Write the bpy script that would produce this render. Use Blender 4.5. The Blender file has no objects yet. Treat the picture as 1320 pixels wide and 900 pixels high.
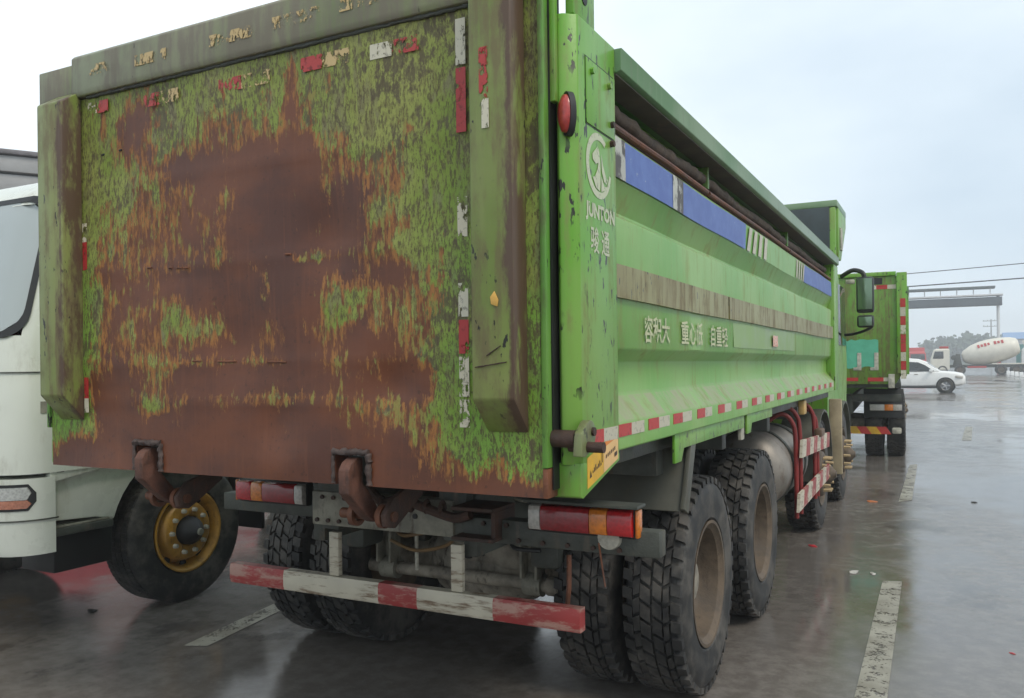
import bpy, bmesh, math, random
from mathutils import Vector, Matrix, Euler
R = math.radians
random.seed(7)
scene = bpy.context.scene
COL = scene.collection

# ------------------------------------------------------------------ camera
cam_d = bpy.data.cameras.new('camera')
cam = bpy.data.objects.new('camera', cam_d); COL.objects.link(cam)
cam.matrix_world = (Matrix.Translation((2.31, -2.394, 1.65)) @ Matrix.Rotation(R(27.4), 4, 'Z')
                    @ Matrix.Rotation(R(90), 4, 'X') @ Matrix.Rotation(R(-0.7), 4, 'Z'))
cam_d.sensor_width = 36.0
cam_d.lens = 36.0 * 1076 / 1320
cam_d.shift_y = 21 / 1320
cam_d.clip_end = 3000
scene.camera = cam

# ------------------------------------------------------------------ world, sun, exposure
SUN_EL, SUN_AZ = 52.0, 118.0          # azimuth clockwise from +Y
world = bpy.data.worlds.new('World'); scene.world = world
world.use_nodes = True
wt = world.node_tree; wt.nodes.clear()
def wn(t, **k):
    n = wt.nodes.new(t)
    for a, b in k.items(): setattr(n, a, b)
    return n
sky = wn('ShaderNodeTexSky', sky_type='NISHITA', sun_disc=False, sun_elevation=R(SUN_EL), sun_rotation=R(SUN_AZ))
tc = wn('ShaderNodeTexCoord')
ns = wn('ShaderNodeTexNoise'); ns.inputs['Scale'].default_value = 1.0; ns.inputs['Detail'].default_value = 6.0
ns.inputs['Roughness'].default_value = 0.5
mp = wn('ShaderNodeMapping'); mp.inputs['Scale'].default_value = (1, 1, 2.2); mp.inputs['Location'].default_value = (-2.11, -3.17, -0.83)
wt.links.new(tc.outputs['Generated'], mp.inputs['Vector']); wt.links.new(mp.outputs[0], ns.inputs['Vector'])
cr = wn('ShaderNodeValToRGB')
cr.color_ramp.elements[0].position = 0.36; cr.color_ramp.elements[0].color = (4.9, 5.9, 6.8, 1)
cr.color_ramp.elements[1].position = 0.66; cr.color_ramp.elements[1].color = (8.6, 9.3, 9.6, 1)
wt.links.new(ns.outputs['Fac'], cr.inputs[0])
mx = wn('ShaderNodeMix', data_type='RGBA'); mx.inputs[0].default_value = 0.9
wt.links.new(sky.outputs[0], mx.inputs[6]); wt.links.new(cr.outputs[0], mx.inputs[7])
bg = wn('ShaderNodeBackground'); bg.inputs['Strength'].default_value = 0.12
wo = wn('ShaderNodeOutputWorld')
wt.links.new(mx.outputs[2], bg.inputs['Color']); wt.links.new(bg.outputs[0], wo.inputs['Surface'])

sun_d = bpy.data.lights.new('sun', 'SUN'); sun_d.energy = 1.5; sun_d.angle = R(22); sun_d.color = (1.0, 0.91, 0.78)
sun = bpy.data.objects.new('sun', sun_d); COL.objects.link(sun)
az, el = R(SUN_AZ), R(SUN_EL)
sdir = Vector((math.sin(az) * math.cos(el), math.cos(az) * math.cos(el), math.sin(el)))
sun.rotation_euler = sdir.to_track_quat('Z', 'Y').to_euler()
scene.view_settings.view_transform = 'Standard'; scene.view_settings.look = 'None'
scene.view_settings.exposure = 0.25; scene.view_settings.gamma = 1.0
scene.view_settings.use_curve_mapping = False
scene.cycles.use_denoising = True
scene.cycles.max_bounces = 8
scene.cycles.volume_bounces = 2

# ------------------------------------------------------------------ material helpers
def L(r, g, b):
    f = lambda c: (c / 255 / 12.92) if c / 255 <= 0.04045 else ((c / 255 + 0.055) / 1.055) ** 2.4
    return (f(r), f(g), f(b), 1)
class NT:
    def __init__(s, name):
        s.m = bpy.data.materials.new(name); s.m.use_nodes = True
        s.t = s.m.node_tree; s.t.nodes.clear()
        s.out = s.t.nodes.new('ShaderNodeOutputMaterial')
        s.b = s.t.nodes.new('ShaderNodeBsdfPrincipled')
        s.t.links.new(s.b.outputs[0], s.out.inputs[0])
        s.tc = s.t.nodes.new('ShaderNodeTexCoord')
        s.obj = s.tc.outputs['Object']
    def set(s, inp, v):
        if isinstance(v, bpy.types.NodeSocket): s.t.links.new(v, inp)
        else: inp.default_value = v
    def __setitem__(s, k, v): s.set(s.b.inputs[k], v)
    def map(s, scale, loc=(0, 0, 0), vec=None):
        n = s.t.nodes.new('ShaderNodeMapping'); n.inputs['Scale'].default_value = scale; n.inputs['Location'].default_value = loc
        s.t.links.new(vec or s.obj, n.inputs[0]); return n.outputs[0]
    def noise(s, scale, detail=5, rough=0.55, vec=None, dist=0.0):
        n = s.t.nodes.new('ShaderNodeTexNoise'); n.inputs['Scale'].default_value = scale
        n.inputs['Detail'].default_value = detail; n.inputs['Roughness'].default_value = rough; n.inputs['Distortion'].default_value = dist
        s.t.links.new(vec or s.obj, n.inputs['Vector']); return n.outputs['Fac']
    def vor(s, scale, vec=None, feature='F1', out='Distance'):
        n = s.t.nodes.new('ShaderNodeTexVoronoi'); n.feature = feature; n.inputs['Scale'].default_value = scale
        s.t.links.new(vec or s.obj, n.inputs['Vector']); return n.outputs[out]
    def math(s, op, a, b=0.5, c=None, clamp=False):
        n = s.t.nodes.new('ShaderNodeMath'); n.operation = op; n.use_clamp = clamp
        s.set(n.inputs[0], a); s.set(n.inputs[1], b)
        if c is not None: s.set(n.inputs[2], c)
        return n.outputs[0]
    def step(s, v, a, b):          # smooth 0..1 between a and b
        n = s.t.nodes.new('ShaderNodeMapRange'); n.interpolation_type = 'SMOOTHSTEP'; n.clamp = True
        s.set(n.inputs['Value'], v); n.inputs['From Min'].default_value = a; n.inputs['From Max'].default_value = b
        return n.outputs[0]
    def mix(s, f, a, b, mode='MIX'):
        n = s.t.nodes.new('ShaderNodeMix'); n.data_type = 'RGBA'; n.blend_type = mode
        s.set(n.inputs[0], f); s.set(n.inputs[6], a); s.set(n.inputs[7], b); return n.outputs[2]
    def fmix(s, f, a, b):
        n = s.t.nodes.new('ShaderNodeMix'); s.set(n.inputs[0], f); s.set(n.inputs[2], a); s.set(n.inputs[3], b); return n.outputs[0]
    def bump(s, h, strength=0.2, dist=0.01):
        n = s.t.nodes.new('ShaderNodeBump'); n.inputs['Strength'].default_value = strength; n.inputs['Distance'].default_value = dist
        s.t.links.new(h, n.inputs['Height']); s.t.links.new(n.outputs[0], s.b.inputs['Normal'])
    def attr(s, name):
        n = s.t.nodes.new('ShaderNodeAttribute'); n.attribute_name = name; return n.outputs['Fac']
    def xyz(s):
        n = s.t.nodes.new('ShaderNodeSeparateXYZ'); s.t.links.new(s.obj, n.inputs[0]); return n.outputs
    def cut(s, keep):              # where keep is 0 the surface is worn away
        t = s.t.nodes.new('ShaderNodeBsdfTransparent'); m = s.t.nodes.new('ShaderNodeMixShader')
        s.set(m.inputs[0], keep); s.t.links.new(t.outputs[0], m.inputs[1]); s.t.links.new(s.b.outputs[0], m.inputs[2])
        s.t.links.new(m.outputs[0], s.out.inputs[0])

MATS = {}
def simple(name, col, rough=0.6, metal=0.0, var=0.25, scale=6.0, dirt=None, bump=0.0, spec=0.5, coat=0.0):
    if name in MATS: return MATS[name]
    n = NT(name)
    v = n.noise(scale, 6, 0.6)
    dark = tuple(c * (1 - var) for c in col[:3]) + (1,); lite = tuple(min(1, c * (1 + var)) for c in col[:3]) + (1,)
    c = n.mix(n.step(v, 0.3, 0.7), dark, lite)
    if dirt is not None:
        d = n.noise(scale * 2.3, 8, 0.7, n.map((1, 1, 0.35)))
        c = n.mix(n.step(d, 0.52, 0.72), c, dirt)
    n['Base Color'] = c; n['Metallic'] = metal; n['Specular IOR Level'] = spec
    n['Roughness'] = n.fmix(n.step(v, 0.3, 0.7), max(0.05, rough - 0.1), min(1, rough + 0.1))
    n['Coat Weight'] = coat
    if bump: n.bump(n.noise(scale * 12, 4), bump)
    MATS[name] = n.m; return n.m

RUST = (0.085, 0.030, 0.017, 1); RUST2 = (0.135, 0.048, 0.022, 1); OCHRE = (0.36, 0.14, 0.028, 1)

def green_mat(name, c1, c2, dirtcol, dirt_lo, flecks=0.66, rust_at=0.69, dust=False, edge=None):
    n = NT(name)
    big = n.noise(1.6, 4, 0.5); st = n.noise(3.0, 6, 0.6, n.map((9, 9, 0.5)))
    c = n.mix(n.step(big, 0.35, 0.68), c1, c2)
    c = n.mix(n.math('MULTIPLY', n.step(st, 0.5, 0.75), 0.45), c, c2)
    d = n.math('ADD', n.math('MULTIPLY', n.noise(4.5, 9, 0.7, n.map((2, 2, .7), (3, 1, 0))), 0.7), n.math('MULTIPLY', n.noise(2.2, 3, .5, n.map((14, 14, .4), (1, 5, 2))), 0.3))
    c = n.mix(n.math('MULTIPLY', n.step(d, dirt_lo, dirt_lo + 0.16), 0.75), c, dirtcol)
    fl = n.noise(26, 3, 0.6, n.map((1.5, 1.5, 0.55)))
    gate = n.noise(5, 3)
    f = n.math('MULTIPLY', n.step(fl, flecks, flecks + 0.03), n.step(gate, 0.42, 0.55))
    c = n.mix(f, c, (0.018, 0.017, 0.012, 1))
    rs = n.noise(7, 9, 0.75, n.map((2, 2, 0.8), (7, 7, 7)))
    c = n.mix(n.step(rs, rust_at, rust_at + 0.035), c, RUST)
    if edge is not None:
        ex = n.math('ABSOLUTE', n.math('SUBTRACT', n.xyz()[0], edge))
        ex = n.math('ADD', ex, n.math('MULTIPLY', n.math('SUBTRACT', n.noise(5, 8, .7, n.map((2, 2, .6))), .5), .16))
        c = n.mix(n.step(ex, .030, .005), c, (0.095, 0.058, 0.036, 1))
    if dust:
        ge = n.t.nodes.new('ShaderNodeNewGeometry'); sp = n.t.nodes.new('ShaderNodeSeparateXYZ'); n.t.links.new(ge.outputs['True Normal'], sp.inputs[0])
        c = n.mix(n.math('MULTIPLY', n.step(sp.outputs[2], .25, .6), n.step(n.noise(5, 8, .7, n.map((1, 2.5, 1))), .38, .60)), c, (.26, .275, .12, 1))
    n['Base Color'] = c
    n['Roughness'] = n.fmix(n.step(d, dirt_lo, dirt_lo + 0.2), 0.34, 0.62)
    n['Specular IOR Level'] = 0.45
    n.bump(n.math('ADD', n.math('MULTIPLY', f, -0.6), n.noise(30, 4)), 0.12, 0.004)
    return n.m
M_GREEN = green_mat('green_side_paint', (0.125, 0.345, 0.024, 1), (0.20, 0.37, 0.07, 1), (0.205, 0.205, 0.07, 1), 0.49, .60)
M_GREENCLEAN = green_mat('green_wall_paint', (0.12, 0.33, 0.026, 1), (0.205, 0.38, 0.075, 1), (0.25, 0.26, 0.095, 1), 0.50, 0.72, 0.77, dust=True)
M_POST = green_mat('green_post_paint', (0.115, 0.165, 0.045, 1), (0.20, 0.225, 0.10, 1), (0.14, 0.11, 0.07, 1), 0.45, 0.63, 0.68)
M_FLANGE = green_mat('green_flange_paint', (0.09, 0.26, 0.03, 1), (0.15, 0.31, 0.06, 1), (0.10, 0.085, 0.045, 1), 0.5, 0.62, 0.64)
M_BEAM = green_mat('weathered_beam_paint', (0.16, 0.19, 0.085, 1), (0.24, 0.245, 0.135, 1), (0.18, 0.15, 0.12, 1), 0.40, 0.67, 0.70)
M_STRIP = green_mat('weathered_strip_paint', (0.21, 0.18, 0.05, 1), (0.26, 0.25, 0.085, 1), (0.14, 0.095, 0.045, 1), 0.45, 0.64, 0.66)

def tailgate_mat():
    n = NT('rusted_tailgate_paint')
    v = n.attr('wear')
    n1 = n.noise(4.2, 10, 0.66, n.map((1, 1, 0.9)), 0.3)
    st = n.noise(8.0, 8, 0.72, n.map((8, 8, 1.1)))
    bl = n.vor(5.5, n.map((1.5, 1, 1)), 'F1', 'Distance')
    fine = n.noise(42, 6, 0.7, n.map((1.8, 1, 0.5)))
    n2 = n.noise(13, 6, 0.6, n.map((1, 1, 0.55), (5, 2, 4)))
    val = n.math('ADD', n.math('MULTIPLY_ADD', v, 0.84, 0.055), n.math('MULTIPLY', n.math('SUBTRACT', n1, 0.5), 1.0))
    val = n.math('ADD', val, n.math('MULTIPLY', n.math('SUBTRACT', n2, 0.5), 0.62))
    val = n.math('ADD', val, n.math('MULTIPLY', n.math('SUBTRACT', st, 0.5), 0.60))
    val = n.math('ADD', val, n.math('MULTIPLY', n.math('SUBTRACT', fine, 0.5), 0.50))
    st2 = n.noise(4.0, 5, 0.6, n.map((7, 7, 0.45), (3, 0, 9)))
    val = n.math('ADD', val, n.math('MULTIPLY', n.math('SUBTRACT', st2, 0.5), 0.40))
    # green paint
    g = n.mix(n.step(n.noise(2.0, 5), 0.35, 0.65), (0.185, 0.265, 0.030, 1), (0.30, 0.32, 0.080, 1))
    g = n.mix(n.step(n.noise(14, 5, .6, n.map((1.4, 1, .5), (4, 0, 0))), 0.5, 0.68), g, (0.20, 0.19, 0.085, 1))
    low = n.attr('fresh')
    g = n.mix(n.math('MULTIPLY', low, n.step(n.noise(6, 6), 0.3, 0.6)), g, (0.15, 0.37, 0.035, 1))
    fl = n.noise(75, 5, 0.75, n.map((1.6, 1, 0.5), (2, 0, 5)))
    fl2 = n.noise(34, 5, 0.7, n.map((1.5, 1, 0.6), (7, 0, 1)))
    g = n.mix(n.math('MULTIPLY', n.step(fl2, 0.46, 0.64), 0.62), g, (0.14, 0.115, 0.035, 1))
    g = n.mix(n.math('MULTIPLY', n.step(fl, 0.48, 0.60), 0.82), g, (0.075, 0.052, 0.022, 1))
    grime = n.noise(3.6, 8, 0.7, n.map((1, 1, 1), (9, 0, 3)))
    g = n.mix(n.math('MULTIPLY', n.step(n.math('ADD', grime, n.math('MULTIPLY', n.math('SUBTRACT', fl2, .5), .6)), 0.52, 0.62), 0.8), g, (0.085, 0.062, 0.036, 1))
    # flaking zone
    o = n.mix(n.step(n.noise(22, 5, .7, n.map((2.2, 1, .45), (1, 0, 8))), 0.42, 0.6), RUST2, (0.34, 0.145, 0.038, 1))
    o = n.mix(n.step(n.noise(17, 4, .6, n.map((2.0, 1, .5), (6, 0, 1))), 0.55, 0.62), o, (0.25, 0.215, 0.05, 1))
    # bare rust
    r = n.mix(n.step(n.noise(2.4, 6, .6, n.map((1, 1, 1.4))), 0.35, 0.65), (0.092, 0.033, 0.020, 1), (0.155, 0.050, 0.021, 1))
    r = n.mix(n.math('MULTIPLY', n.step(n.noise(4, 5, .6, n.map((14, 1, .5))), 0.5, 0.75), 0.4), r, (0.19, 0.065, 0.028, 1))
    r = n.mix(n.math('MULTIPLY', n.step(n.noise(40, 4), 0.6, 0.72), 0.5), r, (0.045, 0.018, 0.012, 1))
    c = n.mix(n.step(val, 0.39, 0.48), g, o)
    rm = n.step(val, 0.55, 0.64)
    c = n.mix(rm, c, r)
    n['Base Color'] = c
    n['Roughness'] = n.math('ADD', n.fmix(rm, 0.58, 0.44), n.math('MULTIPLY', n.math('SUBTRACT', fine, 0.5), 0.35))
    n['Specular IOR Level'] = 0.42
    h = n.math('ADD', n.math('MULTIPLY', n.step(val, 0.44, 0.62), -1.0), n.math('MULTIPLY', fine, 0.5))
    n.bump(h, 0.35, 0.003)
    return n.m
M_TAIL = tailgate_mat()
M_RUST = simple('rusty_steel', RUST2, 0.6, 0.0, 0.45, 9, (0.05, 0.022, 0.015, 1), 0.3)
M_RUSTDARK = simple('dark_rusty_steel', (0.05, 0.026, 0.018, 1), 0.65, 0.0, 0.4, 12, (0.09, 0.035, 0.02, 1), 0.3)
M_WELD = simple('weld_bead', (0.085, 0.062, 0.055, 1), 0.5, 0.3, 0.4, 40, (0.10, 0.04, 0.025, 1), 0.5)
M_CHASSIS = simple('grimy_grey_green_chassis', (0.06, 0.065, 0.054, 1), 0.55, 0.0, 0.35, 7, (0.11, 0.092, 0.066, 1), 0.25)
M_CHASSISL = simple('pale_grimy_chassis', (0.23, 0.22, 0.175, 1), 0.6, 0.0, 0.35, 8, (0.055, 0.04, 0.028, 1), 0.2)
M_AXLE = simple('dirty_axle_casting', (0.27, 0.24, 0.19, 1), 0.7, 0.0, 0.4, 8, (0.05, 0.036, 0.026, 1), 0.3)
M_BLACK = simple('black_rubber_trim', (0.012, 0.012, 0.012, 1), 0.5, 0, 0.3)
M_FENDER = simple('olive_grey_plastic', (0.095, 0.095, 0.075, 1), 0.55, 0, 0.25, 4, (0.085, 0.078, 0.055, 1), 0.1)
M_RIM = simple('tan_dirty_rim', (0.105, 0.076, 0.050, 1), 0.65, 0.0, 0.35, 9, (0.055, 0.038, 0.026, 1), 0.2)
M_NUT = simple('tan_wheel_nut', (0.42, 0.31, 0.17, 1), 0.6, 0, 0.25, 20)
M_GOLD = simple('golden_rim_paint', (0.42, 0.22, 0.035, 1), 0.42, 0.1, 0.3, 8, (0.16, 0.075, 0.02, 1), 0.1)
M_PALE = simple('pale_hub_paint', (0.42, 0.40, 0.33, 1), 0.6, 0, 0.3, 20)
M_STEEL = simple('brushed_tank_steel', (0.26, 0.235, 0.205, 1), 0.5, 0.5, 0.25, 5, (0.16, 0.12, 0.09, 1))
M_REDPIPE = simple('red_painted_pipe', (0.20, 0.016, 0.013, 1), 0.55, 0, 0.2)
M_WHITEPAINT = simple('white_truck_paint', (0.68, 0.70, 0.62, 1), 0.3, 0, 0.05, 2, (0.50, 0.49, 0.41, 1), coat=0.4)
M_WHITE2 = simple('white_vehicle_paint', (0.78, 0.78, 0.76, 1), 0.3, 0, 0.04, 2, coat=0.3)
M_CREAM = simple('cream_mixer_paint', (0.72, 0.68, 0.58, 1), 0.4, 0, 0.06, 2)
M_DARKGLASS = simple('dark_window_glass', (0.02, 0.025, 0.028, 1), 0.06, 0, 0.1, spec=0.8)
M_BLUE = None
def tyre_mat():
    n = NT('tyre_rubber')
    d = n.noise(9, 7, 0.65); d2 = n.noise(3, 4)
    n['Base Color'] = n.mix(n.step(n.math('ADD', n.math('MULTIPLY', d, .6), n.math('MULTIPLY', d2, .4)), 0.42, 0.66), (0.020, 0.020, 0.020, 1), (0.105, 0.096, 0.084, 1))
    n['Roughness'] = n.fmix(d, 0.45, 0.85); n['Specular IOR Level'] = 0.4
    n.bump(n.noise(60, 4), 0.15, 0.003)
    return n.m
M_TYRE = tyre_mat()
def worn_paint(name, c, under, lo, hi, sc=(1, 1, 1), scale=8, rough=.5):
    n = NT(name)
    v = n.noise(scale, 9, 0.7, n.map(sc))
    base = n.mix(n.step(n.noise(3.5, 5), .35, .7), tuple(x * .8 for x in c[:3]) + (1,), c)
    n['Base Color'] = n.mix(n.step(v, lo, hi), base, under); n['Roughness'] = rough
    n.bump(v, 0.15, 0.004)
    return n.m
M_BUMPWHITE = worn_paint('scuffed_white_bumper_paint', (0.60, 0.55, 0.43, 1), (0.17, 0.11, 0.065, 1), .49, .66, (.6, 1, 4), 9)
M_BUMPRED = worn_paint('scuffed_red_bumper_paint', (0.36, 0.045, 0.042, 1), (0.42, 0.24, 0.19, 1), .46, .60, (.7, 1, 2.5), 7)
def tape_mat(name, c, lo):
    n = NT(name)
    v = n.math('ADD', n.math('MULTIPLY', n.noise(14, 6, 0.7), 0.55), n.math('MULTIPLY', n.noise(45, 4, 0.6, n.map((1.4, 1.4, .7), (3, 3, 3))), 0.45))
    n['Base Color'] = n.mix(n.step(n.noise(60, 3), .55, .7), c, tuple(x * .55 for x in c[:3]) + (1,)); n['Roughness'] = .45
    if lo: n.cut(n.step(v, lo, lo + 0.02))
    return n.m
M_TRED = tape_mat('red_reflective_tape', (0.44, 0.03, 0.025, 1), 0)
M_TWHITE = tape_mat('pale_reflective_tape', (0.50, 0.47, 0.36, 1), 0)
M_TREDW = tape_mat('peeled_red_tape', (0.42, 0.04, 0.035, 1), 0.485)
M_TWHITEW = tape_mat('peeled_pale_tape', (0.62, 0.56, 0.42, 1), 0.485)
M_TGOLDW = tape_mat('peeled_yellowed_tape', (0.55, 0.40, 0.18, 1), 0.515)
M_TREDM = tape_mat('chipped_red_tape', (0.42, 0.03, 0.03, 1), 0.43)
M_TWHITEM = tape_mat('chipped_pale_tape', (0.60, 0.56, 0.43, 1), 0.44)
M_LETTER = tape_mat('faded_lettering', (0.50, 0.53, 0.36, 1), 0.385)
M_LETTER2 = tape_mat('pale_lettering', (0.52, 0.53, 0.31, 1), 0.405)
def lens(name, c, rough=.18):
    n = NT(name); v = n.vor(70)
    n['Base Color'] = n.mix(v, tuple(x * .6 for x in c[:3]) + (1,), c); n['Roughness'] = rough; n['Coat Weight'] = .5
    n.bump(v, .25, .002)
    return n.m
M_LRED = lens('red_lamp_lens', (0.55, 0.015, 0.02, 1)); M_LAMB = lens('amber_lamp_lens', (0.75, 0.22, 0.02, 1))
M_LWHT = lens('clear_lamp_lens', (0.55, 0.52, 0.47, 1)); M_LDEEP = lens('deep_red_lamp_lens', (0.32, 0.010, 0.015, 1))

def asphalt():
    n = NT('wet_asphalt')
    pud = n.math('ADD', n.math('MULTIPLY', n.noise(0.33, 5, .55, n.map((1, .55, 1), (11, 3, 0))), .62), n.math('MULTIPLY', n.noise(1.7, 5, .6), .38))
    wet = n.step(pud, 0.40, 0.60)
    fine = n.noise(140, 5, .7); mid = n.noise(9, 6, .65)
    c = n.mix(n.step(mid, .35, .7), (0.135, 0.118, 0.103, 1), (0.205, 0.183, 0.162, 1))
    c = n.mix(n.math('MULTIPLY', n.step(fine, .55, .75), .5), c, (0.29, 0.265, 0.24, 1))
    c = n.mix(n.math('MULTIPLY', wet, .5), c, (0.105, 0.093, 0.083, 1))
    c = n.mix(n.math('MULTIPLY', n.step(n.vor(95), .20, .10), n.step(n.noise(33, 4), .5, .62)), c, (0.30, 0.28, 0.25, 1))
    c = n.mix(n.math('MULTIPLY', n.step(n.noise(1.1, 6, .65, n.map((1, .6, 1), (21, 8, 0))), .56, .66), .55), c, (0.028, 0.024, 0.022, 1))
    n['Base Color'] = c
    n['Roughness'] = n.math('ADD', n.fmix(wet, 0.24, 0.06), n.math('MULTIPLY', n.math('SUBTRACT', mid, .5), .10))
    n['Specular IOR Level'] = 0.7
    h = n.math('ADD', n.math('MULTIPLY', fine, n.fmix(wet, 1.0, 0.12)), n.math('MULTIPLY', n.noise(2.0, 3), n.fmix(wet, .9, .35)))
    n.bump(h, 0.17, 0.006)
    return n.m
M_ASPHALT = asphalt()
def linepaint():
    n = NT('worn_white_line_paint')
    v = n.math('ADD', n.math('MULTIPLY', n.noise(7, 8, .7), .6), n.math('MULTIPLY', n.noise(55, 5, .7), .4))
    n['Base Color'] = n.mix(n.step(n.noise(4, 5), .35, .65), (0.24, 0.215, 0.165, 1), (0.37, 0.345, 0.28, 1)); n['Roughness'] = .38
    n.bump(n.noise(120, 4), .1, .003)
    n.cut(n.step(v, .43, .485))
    return n.m
M_LINE = linepaint()

# ------------------------------------------------------------------ mesh helpers
def V(*a): return Vector(a)
def bx(bm, c, s, rot=None, taper=None):
    """box centred at c with full sizes s; rot Euler tuple in degrees"""
    M = Matrix.Translation(c)
    if rot: M = M @ Euler([R(a) for a in rot]).to_matrix().to_4x4()
    vs = []
    for z in (-.5, .5):
        for y in (-.5, .5):
            for x in (-.5, .5):
                k = taper if (taper and z > 0) else 1
                vs.append(bm.verts.new(M @ Vector((x * s[0] * k, y * s[1] * k, z * s[2]))))
    for f in ((0, 1, 3, 2), (4, 6, 7, 5), (0, 4, 5, 1), (2, 3, 7, 6), (0, 2, 6, 4), (1, 5, 7, 3)):
        bm.faces.new([vs[i] for i in f])
def ax_box(bm, x0, x1, y0, y1, z0, z1): bx(bm, ((x0 + x1) / 2, (y0 + y1) / 2, (z0 + z1) / 2), (x1 - x0, y1 - y0, z1 - z0))
def ring(bm, c, u, v, r, n): return [bm.verts.new(c + (u * math.cos(2 * math.pi * i / n) + v * math.sin(2 * math.pi * i / n)) * r) for i in range(n)]
def skin(bm, a, b):
    n = len(a)
    for i in range(n): bm.faces.new((a[i], a[(i + 1) % n], b[(i + 1) % n], b[i]))
def frame(d):
    d = d.normalized(); u = d.orthogonal().normalized(); return u, d.cross(u)
def cyl(bm, p0, p1, r0, r1=None, n=20):
    p0, p1 = Vector(p0), Vector(p1); u, v = frame(p1 - p0); r1 = r0 if r1 is None else r1
    a = ring(bm, p0, u, v, r0, n); b = ring(bm, p1, u, v, r1, n); skin(bm, a, b)
    bm.faces.new(a[::-1]); bm.faces.new(b)
def tube(bm, path, r, n=8):
    path = [Vector(p) for p in path]; prev = None
    u, v = frame(path[1] - path[0])
    for i, p in enumerate(path):
        d = (path[min(i + 1, len(path) - 1)] - path[max(i - 1, 0)]).normalized()
        u = (u - d * u.dot(d)).normalized(); v = d.cross(u)
        a = ring(bm, p, u, v, r, n)
        if prev: skin(bm, prev, a)
        else: bm.faces.new(a[::-1])
        prev = a
    bm.faces.new(prev)
def smooth_path(pts, k=6):
    pts = [Vector(p) for p in pts]; out = []
    P = [pts[0]] + pts + [pts[-1]]
    for i in range(1, len(P) - 2):
        for j in range(k):
            t = j / k; a, b, c, d = P[i - 1:i + 3]
            out.append(.5 * ((2 * b) + (c - a) * t + (2 * a - 5 * b + 4 * c - d) * t * t + (3 * b - a - 3 * c + d) * t ** 3))
    out.append(pts[-1]); return out
def lathe(bm, prof, c=(0, 0, 0), axis='x', n=48, close=False):
    c = Vector(c); A = {'x': V(1, 0, 0), 'y': V(0, 1, 0), 'z': V(0, 0, 1)}[axis]
    u = {'x': V(0, 1, 0), 'y': V(0, 0, 1), 'z': V(1, 0, 0)}[axis]; v = A.cross(u)
    rs = [ring(bm, c + A * a, u, v, max(r, 1e-4), n) for a, r in prof]
    for a, b in zip(rs, rs[1:]): skin(bm, a, b)
    if close: skin(bm, rs[-1], rs[0])
    else: bm.faces.new(rs[0][::-1]); bm.faces.new(rs[-1])
def prism(bm, pts, axis, a0, a1):
    """polygon pts in the plane across axis (x: (y,z)  y: (x,z)  z: (x,y)) extruded from a0 to a1"""
    f = {'x': lambda p, a: (a, p[0], p[1]), 'y': lambda p, a: (p[0], a, p[1]), 'z': lambda p, a: (p[0], p[1], a)}[axis]
    A = [bm.verts.new(f(p, a0)) for p in pts]; B = [bm.verts.new(f(p, a1)) for p in pts]
    skin(bm, A, B); bm.faces.new(A[::-1]); bm.faces.new(B)
def obj(name, bm, mat, parent=None, bevel=0.0, smooth=40, seg=2):
    bmesh.ops.recalc_face_normals(bm, faces=bm.faces[:])
    if bevel:
        es = [e for e in bm.edges if len(e.link_faces) == 2 and e.calc_face_angle(0) > R(30)]
        bmesh.ops.bevel(bm, geom=es, offset=bevel, segments=seg, affect='EDGES', profile=.5, clamp_overlap=True)
    me = bpy.data.meshes.new(name); bm.to_mesh(me); bm.free()
    if smooth:
        for p in me.polygons: p.use_smooth = True
        me.set_sharp_from_angle(angle=R(smooth))
    me.materials.append(mat)
    o = bpy.data.objects.new(name, me); COL.objects.link(o)
    if parent: o.parent = parent
    return o
def B(): return bmesh.new()
def box_obj(name, mat, parent, x0, x1, y0, y1, z0, z1, bevel=.004):
    bm = B(); ax_box(bm, x0, x1, y0, y1, z0, z1); return obj(name, bm, mat, parent, bevel)
def empty(name, loc=(0, 0, 0), parent=None, rz=0):
    o = bpy.data.objects.new(name, None); COL.objects.link(o); o.location = loc; o.rotation_euler.z = rz
    o.empty_display_size = .2
    if parent: o.parent = parent
    return o
def tag(o, label=None, cat=None, group=None, kind=None):
    if label: o['label'] = label
    if cat: o['category'] = cat
    if group: o['group'] = group
    if kind: o['kind'] = kind
    return o
def copy_tree(o, parent=None, loc=None, rz=None):
    c = o.copy(); COL.objects.link(c); c.parent = parent
    if loc is not None: c.location = loc
    if rz is not None: c.rotation_euler.z = rz
    for ch in list(o.children): copy_tree(ch, c)
    return c
def place(o, loc):
    o.location = loc; return o
def text_mesh(name, body, mat, parent, fn, w, h, bold=0.0):
    """text fitted to a w x h rectangle; fn maps (u, v) in metres to a local point"""
    cu = bpy.data.curves.new('t', 'FONT'); cu.body = body; cu.offset = bold; cu.resolution_u = 2
    t = bpy.data.objects.new('t', cu); COL.objects.link(t)
    dg = bpy.context.evaluated_depsgraph_get()
    me = bpy.data.meshes.new_from_object(t.evaluated_get(dg))
    bpy.data.objects.remove(t)
    xs = [v.co.x for v in me.vertices]; ys = [v.co.y for v in me.vertices]
    x0, x1, y0, y1 = min(xs), max(xs), min(ys), max(ys)
    for v in me.vertices:
        v.co = fn((v.co.x - x0) / (x1 - x0) * w, (v.co.y - y0) / (y1 - y0) * h)
    me.name = name; me.materials.clear(); me.materials.append(mat)
    o = bpy.data.objects.new(name, me); COL.objects.link(o); o.parent = parent
    return o

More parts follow.
